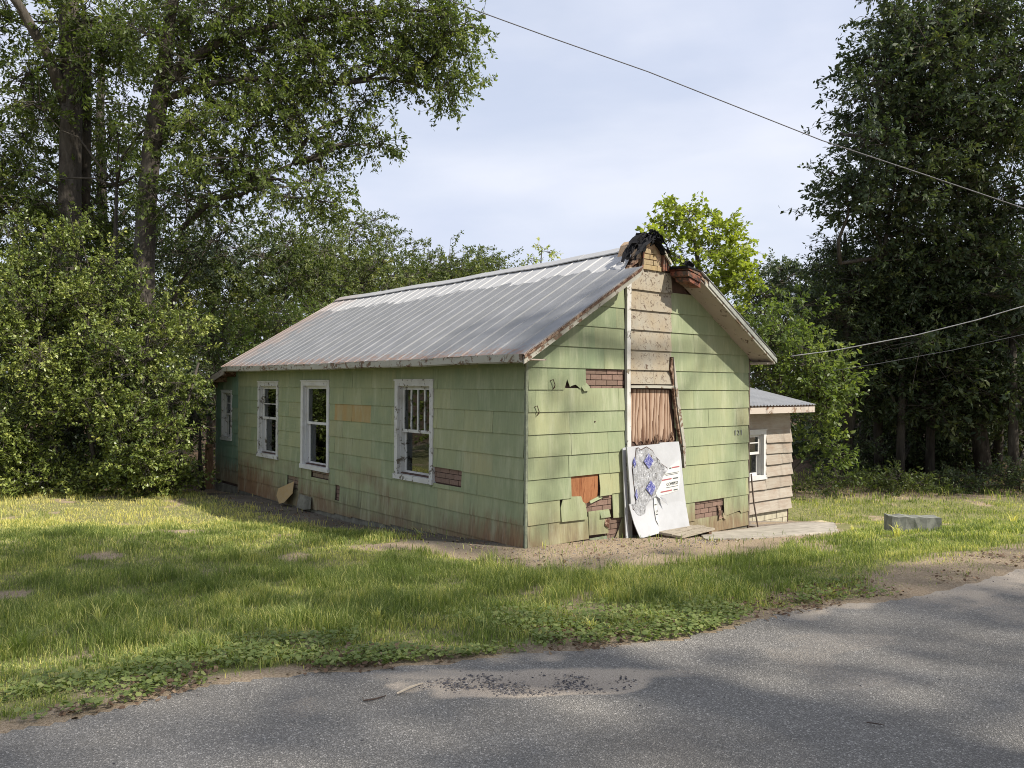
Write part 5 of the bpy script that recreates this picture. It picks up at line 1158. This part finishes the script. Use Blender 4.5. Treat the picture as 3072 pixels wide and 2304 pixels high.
# middle distance trees behind the house
def bgtree(px, dp, lst, label, mat=MAT_BGL, L=.17, g='trees behind the house', **k):
    b = P(px, 1300, dp); tree('background_tree', (b[0], b[1]), [([P(px, 1300, dp)-np.array([0, 0, .5]), P(px, 1050, dp), P(px, 850, dp)], [.25, .2, .12])], lst, label, group=g, leafmat=mat, leafL=L*.85, per=27, sprayL=L*3.4, **k)
bgtree(640, 28, [(560, 860, 27, 220, 130, 2.5, 260), (760, 820, 28, 220, 130, 2.5, 260), (640, 980, 26, 220, 120, 2, 230), (850, 920, 27, 200, 110, 2, 190), (420, 800, 28, 150, 130, 2, 120), (880, 720, 28, 160, 90, 2, 120)], 'dark leafy tree behind the bush and left trunks', mat=MAT_BGL, gap=.30)
bgtree(1000, 34, [(960, 760, 34, 200, 120, 3, 240), (1080, 850, 33, 200, 110, 3, 230), (900, 850, 33, 160, 120, 3, 170), (1050, 690, 35, 110, 60, 2, 90), (1100, 950, 33, 200, 90, 2, 140)], 'broad grey green tree above the far end of the roof', gap=.0, L=.17)
bgtree(1240, 42, [(1200, 800, 42, 130, 70, 3, 150), (1290, 830, 42, 130, 80, 3, 150), (1180, 890, 41, 180, 70, 3, 160), (1060, 830, 42, 100, 80, 3, 90)], 'rounded tree in the middle of the skyline behind the roof', gap=.0, L=.20)
bgtree(1400, 46, [(1360, 790, 46, 120, 70, 3, 140), (1450, 810, 46, 90, 60, 3, 90), (1400, 860, 46, 190, 60, 3, 140), (1510, 820, 48, 40, 35, 2, 30)], 'farthest rounded tree just left of the roof ridge', gap=.0, L=.21)
bgtree(300, 34, [(150, 900, 32, 260, 200, 3, 200), (400, 950, 32, 260, 180, 3, 200), (60, 700, 33, 220, 120, 3, 110)], 'dark tree mass behind the big holly bush', mat=MAT_OAKD, L=.22, gap=.2)
# sapling tips over the ridge
tree('sapling', P(1625, 1200, 21)[:2], [([P(1625, 1200, 21), P(1622, 800, 21), P(1625, 750, 21)], [.03, .02, .01])], [(1600, 762, 21, 26, 22, .3, 12), (1640, 748, 21, 26, 18, .3, 12)], 'thin sapling tip rising just above the roof ridge', leafmat=MAT_BRIGHT, leafL=.10, wr=.35, per=12, sprayL=.2, limb_r=.01, droop=-.1)
# bright small tree behind the peak
BT = P(2120, 1300, 19)
tree('maple_tree', (BT[0], BT[1]), [([P(2120, 1330, 19), P(2110, 950, 19), P(2090, 750, 19), P(2070, 660, 19)], [.11, .09, .05, .02])],
     [(2060, 660, 19, 55, 45, .7, 43), (2010, 690, 18.8, 45, 40, .6, 32), (2110, 700, 19, 60, 50, .7, 46), (2050, 745, 18.8, 80, 50, .8, 60), (2160, 750, 19.2, 50, 50, .6, 36), (2200, 710, 19.2, 25, 25, .4, 10), (2120, 800, 18.8, 90, 50, .8, 64), (2200, 830, 18.9, 70, 50, .7, 50), (2150, 890, 19, 100, 60, .8, 57)],
     'bright yellow green young maple rising behind the broken peak', leafmat=MAT_BRIGHT, leafL=.115, wr=.7, per=16, sprayL=.35, droop=.0, limb_r=.03, upb=1.4)
S2 = P(2350, 1350, 19)
tree('green_shrub', (S2[0], S2[1]), [([P(2350, 1450, 19), P(2340, 1200, 19), P(2330, 1050, 19)], [.09, .07, .04])],
     [(2250, 920, 18.8, 70, 60, .8, 60), (2290, 1010, 18.5, 90, 70, 1, 90), (2350, 1080, 18.3, 100, 70, 1, 110), (2440, 1120, 18.2, 90, 70, 1, 110), (2300, 1120, 18.4, 100, 70, 1, 90), (2480, 1200, 18.2, 60, 60, .8, 70), (2420, 1230, 18.4, 80, 60, .8, 70), (2520, 1170, 18.2, 40, 40, .6, 30), (2460, 1330, 18.4, 60, 50, .7, 45), (2380, 960, 19, 60, 60, 1, 50)],
     'sunlit green dogwood like shrub tree behind the shed roof', leafmat=MAT_SHRUB, leafL=.12, wr=.5, per=14, sprayL=.4, droop=.1, limb_r=.04)
bgtree(2330, 36, [(2290, 880, 36, 90, 70, 2, 90), (2330, 830, 36, 60, 50, 2, 50), (2400, 860, 36, 90, 80, 2, 90), (2420, 950, 35, 100, 90, 2, 90), (2480, 820, 36, 70, 60, 2, 60), (2350, 980, 36, 120, 90, 2, 90)], 'distant dark green tree between the maple and the right oak', mat=MAT_OAKD, L=.22, g='trees of the right hand wood')
# big dark oak at right
R0 = P(2930, 1450, 23)
tree('oak_tree', (R0[0], R0[1]), [([P(2960, 1470, 23), P(2925, 1200, 23), P(2935, 900, 23), P(2925, 600, 22.5624), P(2915, 300, 22.5624), P(2900, 0, 22.5624)], [.24, .21, .19, .17, .14, .1]),
      ([P(2930, 900, 23), P(2800, 800, 22.0315), P(2650, 770, 21.2352), P(2520, 790, 20.5716)], [.13, .1, .07, .04]), ([P(2925, 600, 22.5624), P(2800, 480, 21.7661), P(2660, 420, 20.9698), P(2520, 400, 20.1734)], [.12, .09, .06, .03]), ([P(2915, 300, 22.5624), P(2800, 200, 22.0315), P(2680, 120, 21.2352)], [.1, .07, .04])],
     [(2735, 90, 20.9698, 121, 64.8, 1.59264, 166), (2830, 80, 21.2352, 176, 86.4, 2.12352, 243), (3000, 80, 21.2352, 187, 93.6, 2.12352, 243), (2682, 180, 20.7043, 99, 50.4, 1.3272, 114), (2795, 230, 20.7043, 154, 72, 1.85808, 217), (2920, 270, 21.2352, 176, 86.4, 2.12352, 243), (2622, 300, 20.4389, 121, 43.2, 1.3272, 114), (2715, 360, 20.7043, 132, 57.6, 1.59264, 166),
      (2830, 400, 21.2352, 154, 72, 1.85808, 191), (3000, 420, 21.2352, 165, 86.4, 1.9908, 217), (2592, 440, 20.3062, 88, 39.6, 1.19448, 84), (2682, 500, 20.7043, 121, 50.4, 1.45992, 128), (2795, 540, 21.2352, 143, 64.8, 1.72536, 153), (2910, 580, 21.6334, 165, 72, 1.85808, 179), (3040, 620, 21.2352, 132, 79.2, 1.85808, 153),
      (2542, 545, 20.3062, 77, 36, 1.06176, 70), (2622, 620, 20.7043, 121, 36, 1.3272, 95), (2725, 690, 21.2352, 154, 50.4, 1.59264, 140), (2840, 740, 21.7661, 165, 57.6, 1.85808, 166), (2965, 780, 21.7661, 164.45, 72, 1.85808, 199), (2637, 800, 21.5006, 139.15, 43.2, 1.45992, 123), (2750, 860, 21.7661, 189.75, 50.4, 1.72536, 184), (2875, 920, 22.0315, 189.75, 64.8, 1.85808, 199), (3015, 960, 21.7661, 139.15, 72, 1.72536, 168),
      (2600, 1130, 22.4, 130, 55, 1.8, 110), (2770, 1180, 22.2, 150, 55, 1.8, 120), (2920, 1200, 22.2, 140, 55, 1.8, 110), (3050, 1230, 22, 120, 60, 1.6, 100), (2520, 880, 21.5, 90, 40, 1.3, 60), (2657, 940, 22.5624, 151.8, 57.6, 1.72536, 153), (2780, 1010, 22.5624, 189.75, 57.6, 1.85808, 184), (2905, 1080, 22.5624, 189.75, 57.6, 1.85808, 168), (3035, 1120, 22.5624, 113.85, 64.8, 1.59264, 123), (2617, 1050, 23.0933, 113.85, 57.6, 1.59264, 123), (3150, 300, 21.2352, 132, 288, 2.6544, 256), (2900, -130, 21.8988, 330, 93.6, 3.318, 205)],
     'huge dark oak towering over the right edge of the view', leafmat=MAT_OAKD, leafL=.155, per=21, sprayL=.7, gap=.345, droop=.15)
# conifer-like and understory of the right wood
tree('cedar_tree', P(2540, 1400, 22)[:2], [([P(2545, 1430, 22), P(2540, 1000, 22), P(2535, 700, 22)], [.14, .1, .04])],
     [(2540, 720, 22, 70, 50, 1, 60), (2520, 800, 22, 90, 60, 1.2, 90), (2560, 880, 22, 110, 60, 1.3, 110), (2520, 960, 22, 120, 60, 1.4, 120), (2570, 1040, 22, 120, 60, 1.4, 120), (2540, 1130, 22, 130, 70, 1.4, 110)], 'dark ragged cedar at the left edge of the right wood', leafmat=MAT_OAKD, leafL=.12, wr=.3, per=26, sprayL=.5, droop=.1, group='trees of the right hand wood')
random.seed(21)
trunks = [(2640, 24, .16), (2700, 22, .12), (2750, 26, .20), (2790, 23, .14), (2850, 25, .22), (2990, 24, .15), (3040, 21, .14), (2600, 27, .18), (2900, 28, .2), (2560, 29, .16), (3110, 25, .2)]
names_ = ['second slim trunk group tree', 'x']
descr = ['thin', 'slender leaning', 'stout', 'dark straight', 'thick mossy', 'slim forked', 'pale', 'distant', 'crooked', 'far slim', 'outermost']
for i, (px, dp, r_) in enumerate(trunks):
    ln = random.uniform(-25, 25)
    tree('wood_tree', P(px, 1450, dp)[:2], [([P(px, 1475, dp), P(px+ln*.4, 1250, dp), P(px+ln, 1000, dp)], [r_, r_*.85, r_*.6]), ([P(px+ln*.4, 1250, dp), P(px+ln*.4+random.choice((-60, 60)), 1120, dp)], [r_*.4, r_*.2])],
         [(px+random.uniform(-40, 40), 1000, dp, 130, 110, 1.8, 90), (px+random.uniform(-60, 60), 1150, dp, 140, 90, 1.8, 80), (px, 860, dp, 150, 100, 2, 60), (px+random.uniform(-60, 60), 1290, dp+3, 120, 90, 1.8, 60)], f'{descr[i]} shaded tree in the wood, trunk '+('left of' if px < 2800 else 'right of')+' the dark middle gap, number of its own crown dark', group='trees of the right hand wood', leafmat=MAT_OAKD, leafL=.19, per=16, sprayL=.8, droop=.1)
WL = ['thin shaded tree nearest the shed in the right wood', 'slender leaning tree second from the shed in the wood', 'stout shaded tree behind the low bush of the wood', 'dark straight tree just right of the low bush', 'thick trunked tree above the concrete block', 'slim forked tree right of the sunlit gap in the wood', 'near dark tree trunk at the right edge of the wood', 'distant tree showing between the cedar and shed shrub', 'crooked distant tree seen under the big oak', 'far slim tree directly behind the cedar', 'outermost tree cut by the right edge of the view']
for o, l in zip([o for o in bpy.data.objects if o.name.startswith('wood_tree') and o.parent is None], WL): o['label'] = l
# sunlit foliage glimpsed beyond the wood and undergrowth
for i, (px, py, dp, rx_, ry_, n, lab, mt) in enumerate([(2640, 1370, 30, 60, 80, 50, 'small sunlit bush glimpsed through the trunks near the shed', MAT_SHRUB), (2840, 1350, 30, 70, 90, 60, 'sunlit bush glimpsed through the trunks behind the block', MAT_SHRUB), (3020, 1330, 32, 80, 80, 50, 'sunlit bush glimpsed at the far right of the wood', MAT_BRIGHT),
                                    (2690, 1450, 20, 80, 40, 90, 'low dark feathery bush at the edge of the wood', MAT_BGL), (2830, 1460, 20, 90, 25, 70, 'low spreading bush right of the feathery one', MAT_BGL), (2480, 1450, 19.5, 90, 40, 70, 'low dark bush beside the shed corner', MAT_BGL), (2960, 1455, 20, 110, 35, 80, 'dark undergrowth bush below the big oak', MAT_OAKD), (2560, 1400, 22, 90, 70, 80, 'dark tall bush under the cedar', MAT_OAKD), (3060, 1420, 20, 70, 50, 60, 'dark undergrowth bush at the right edge', MAT_OAKD), (2660, 1370, 25, 110, 70, 120, 'tall dark thicket bush between the cedar and the low feathery bush', MAT_OAKD), (2900, 1370, 25, 120, 70, 130, 'tall dark thicket bush behind the concrete block', MAT_OAKD)]):
    tree('undergrowth_bush', P(px, 1475, dp)[:2], [([P(px, 1480, dp), P(px, py, dp)], [.03, .015])], [(px, py, dp, rx_, ry_, 1.0, n), (px-rx_*.6, py+ry_*.3, dp, rx_*.6, ry_*.6, .8, n//2)], lab, cat='bush', group='undergrowth of the wood', leafmat=mt, leafL=.10 if dp < 25 else .16, per=14, sprayL=.4, droop=-.1, limb_r=.02)
# far woods closing the horizon
def woods(name, pts, label, mat, leafL=.5, n=9000):
    C = []; 
    for (px, py, dp, rx_, ry_, w) in pts:
        p = P(px, py, dp); k = dp/F_PX; m_ = int(n*w); u = unit(rng.normal(size=(m_, 3)))*rng.random((m_, 1))**.5; C.append(p+u*np.array([rx_*k, 4, ry_*k]))
    C = np.concatenate(C); V = leaf_quads(C, rng.normal(size=C.shape), leafL*rng.uniform(.6, 1.3, len(C)), .6)
    return np_mesh(name, V.reshape(-1, 3), 4, mat, np.clip(rng.normal(.4, .18, len(C)), 0, 1), label=label, cat='trees', kind='stuff')
woods('far_woods', [(200, 1150, 50, 500, 330, 1.2), (900, 1130, 55, 500, 260, 1.0), (1500, 1130, 60, 500, 230, .9)], 'far green wood that closes the view behind the house', MAT_BGL, .5, 7000)
woods('far_woods.003', [(1010, 850, 60, 250, 120, 1.3), (1370, 850, 60, 190, 62, 1)], 'darker fill of far trees behind the skyline trees over the roof', MAT_BGL, .30, 3600)
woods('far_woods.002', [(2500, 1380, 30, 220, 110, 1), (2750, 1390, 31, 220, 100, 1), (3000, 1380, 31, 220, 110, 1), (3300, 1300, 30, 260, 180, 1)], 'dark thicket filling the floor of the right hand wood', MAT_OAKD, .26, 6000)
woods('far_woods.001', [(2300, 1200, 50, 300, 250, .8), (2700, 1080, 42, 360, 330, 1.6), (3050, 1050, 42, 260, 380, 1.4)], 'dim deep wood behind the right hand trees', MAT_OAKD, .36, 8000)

# ------------------------------------------------------------------ trees of the near side of the road (they shade the lawn and road)
def shade_tree(name, base, cl, label, leafL=.17, per=18, top=7):
    b = np.array([base[0], base[1], Hf(*base[:2])]); r_ = empty(name, tuple(b), 0, label=label, cat='tree', group='trees across the road')
    c0 = np.mean([c[:3] for c in cl], 0)-b
    global NL
    NL += tree_parts(r_, [([(0, 0, -.2), (c0[0]*.05, c0[1]*.05, 2.5), (c0[0]*.2, c0[1]*.2, 5), (c0[0]*.5, c0[1]*.5, 7.5), tuple(c0)], [.42, .36, .32, .24, .12])], [(*(np.array(c[:3])-b), *c[3:]) for c in cl], leafmat=MAT_OAK, leafL=leafL, per=per, sprayL=.8, gap=.35, twig=False, limb_r=.1, droop=.2)
shade_tree('roadside_oak', (9.5, -1.5), [(4.5, 1.5, 10.5, 2.6, 2.2, 1.6, 150), (7.0, 2.5, 11.2, 2.4, 2.2, 1.6, 150), (9.5, 3.6, 11.0, 2.2, 1.8, 1.5, 120), (6.0, -.5, 10.5, 2.6, 2.2, 1.5, 140), (9.0, .6, 11.5, 2.6, 2.2, 1.6, 140), (2.5, .2, 9.6, 2.2, 2.0, 1.4, 110), (4.0, 4.0, 9.8, 2.0, 1.5, 1.2, 80), (11.5, 1.5, 11, 2.2, 2.2, 1.6, 110), (8.6, 5.5, 10.7, 1.3, .8, .9, 14), (11.2, 7.7, 10.9, 1.5, .9, 1.0, 26), (2.5, 3.0, 9.2, 2.2, 1.6, 1.2, 100), (5.5, 3.6, 10.4, 2.2, 1.5, 1.2, 90)],
           'large oak across the road on the right shading the lawn')
shade_tree('roadside_oak', (14.5, -2), [(15, -1.5, 10.5, 2.4, 2.2, 1.6, 130), (13, -.2, 11.5, 2.4, 2, 1.4, 120), (13, 2.2, 10.0, 2.6, 2.2, 1.8, 130), (15.5, .5, 10.5, 2.6, 2.4, 2, 130), (12.5, -1.5, 11, 2.6, 2.4, 1.8, 130), (10, -3, 10.5, 2.6, 2.4, 1.8, 120)], 'second oak farther right across the road')
shade_tree('roadside_oak', (19.5, 17.5), [(17.5, 17, 8, 2.6, 2.6, 2.4, 160), (19.5, 16, 11.5, 2.8, 2.8, 2.6, 170), (20.5, 18, 15, 3.2, 3, 2.6, 170), (18.5, 18.5, 4.5, 2.6, 2.6, 2, 150), (19, 20, 10, 2.6, 2.8, 2.8, 150), (21, 15, 16.5, 2.8, 2.8, 2.4, 120)], 'tall oak outside the view shading the right hand wood')
print('LEAVES', NL, 'TRIS', sum(sum(len(p.vertices)-2 for p in me.polygons) if len(me.polygons) < 3000 else (len(me.loops)-2*len(me.polygons)) for me in bpy.data.meshes))

# ------------------------------------------------------------------ overhead lines
def cable(name, pts, r_, mat, label):
    P0 = [Vector(p) for p in pts]; o = []
    for i in range(len(P0)-1):
        for j in range(6): o.append(P0[i].lerp(P0[i+1], j/6))
    o.append(P0[-1]); m = MB(); m.tube(o, r_, 6); ob = m.build(name, mat, None, smooth=True); tag(ob, label, 'power line', 'overhead lines'); return ob
cable('power_line', [P(1120, -95, 12.2), P(1389, 17, 12.4), P(1639, 108, 12.5), P(1944, 215, 12.6), P(2465, 421, 12.7), P(2777, 525, 12.8), P(3072, 625, 12.9), P(3500, 740, 13)], 0.0085, MAT_CABLE, 'long overhead cable crossing the sky above the house roof')
cable('power_line', [P(2375, 1068, 13.4), P(2500, 1052, 13.2), P(2750, 1005, 12.7), P(2930, 960, 12.3), P(3072, 918, 12), P(3400, 800, 11.4)], 0.0075, MAT_CABLEW, 'upper pale cable running from behind the roof to the right edge')
cable('power_line', [P(2500, 1112, 14.4), P(2640, 1090, 14), P(2860, 1050, 13.4), P(3072, 1003, 12.9), P(3400, 910, 12)], 0.0045, MAT_CABLE, 'thin lower cable across the dark trees at right')
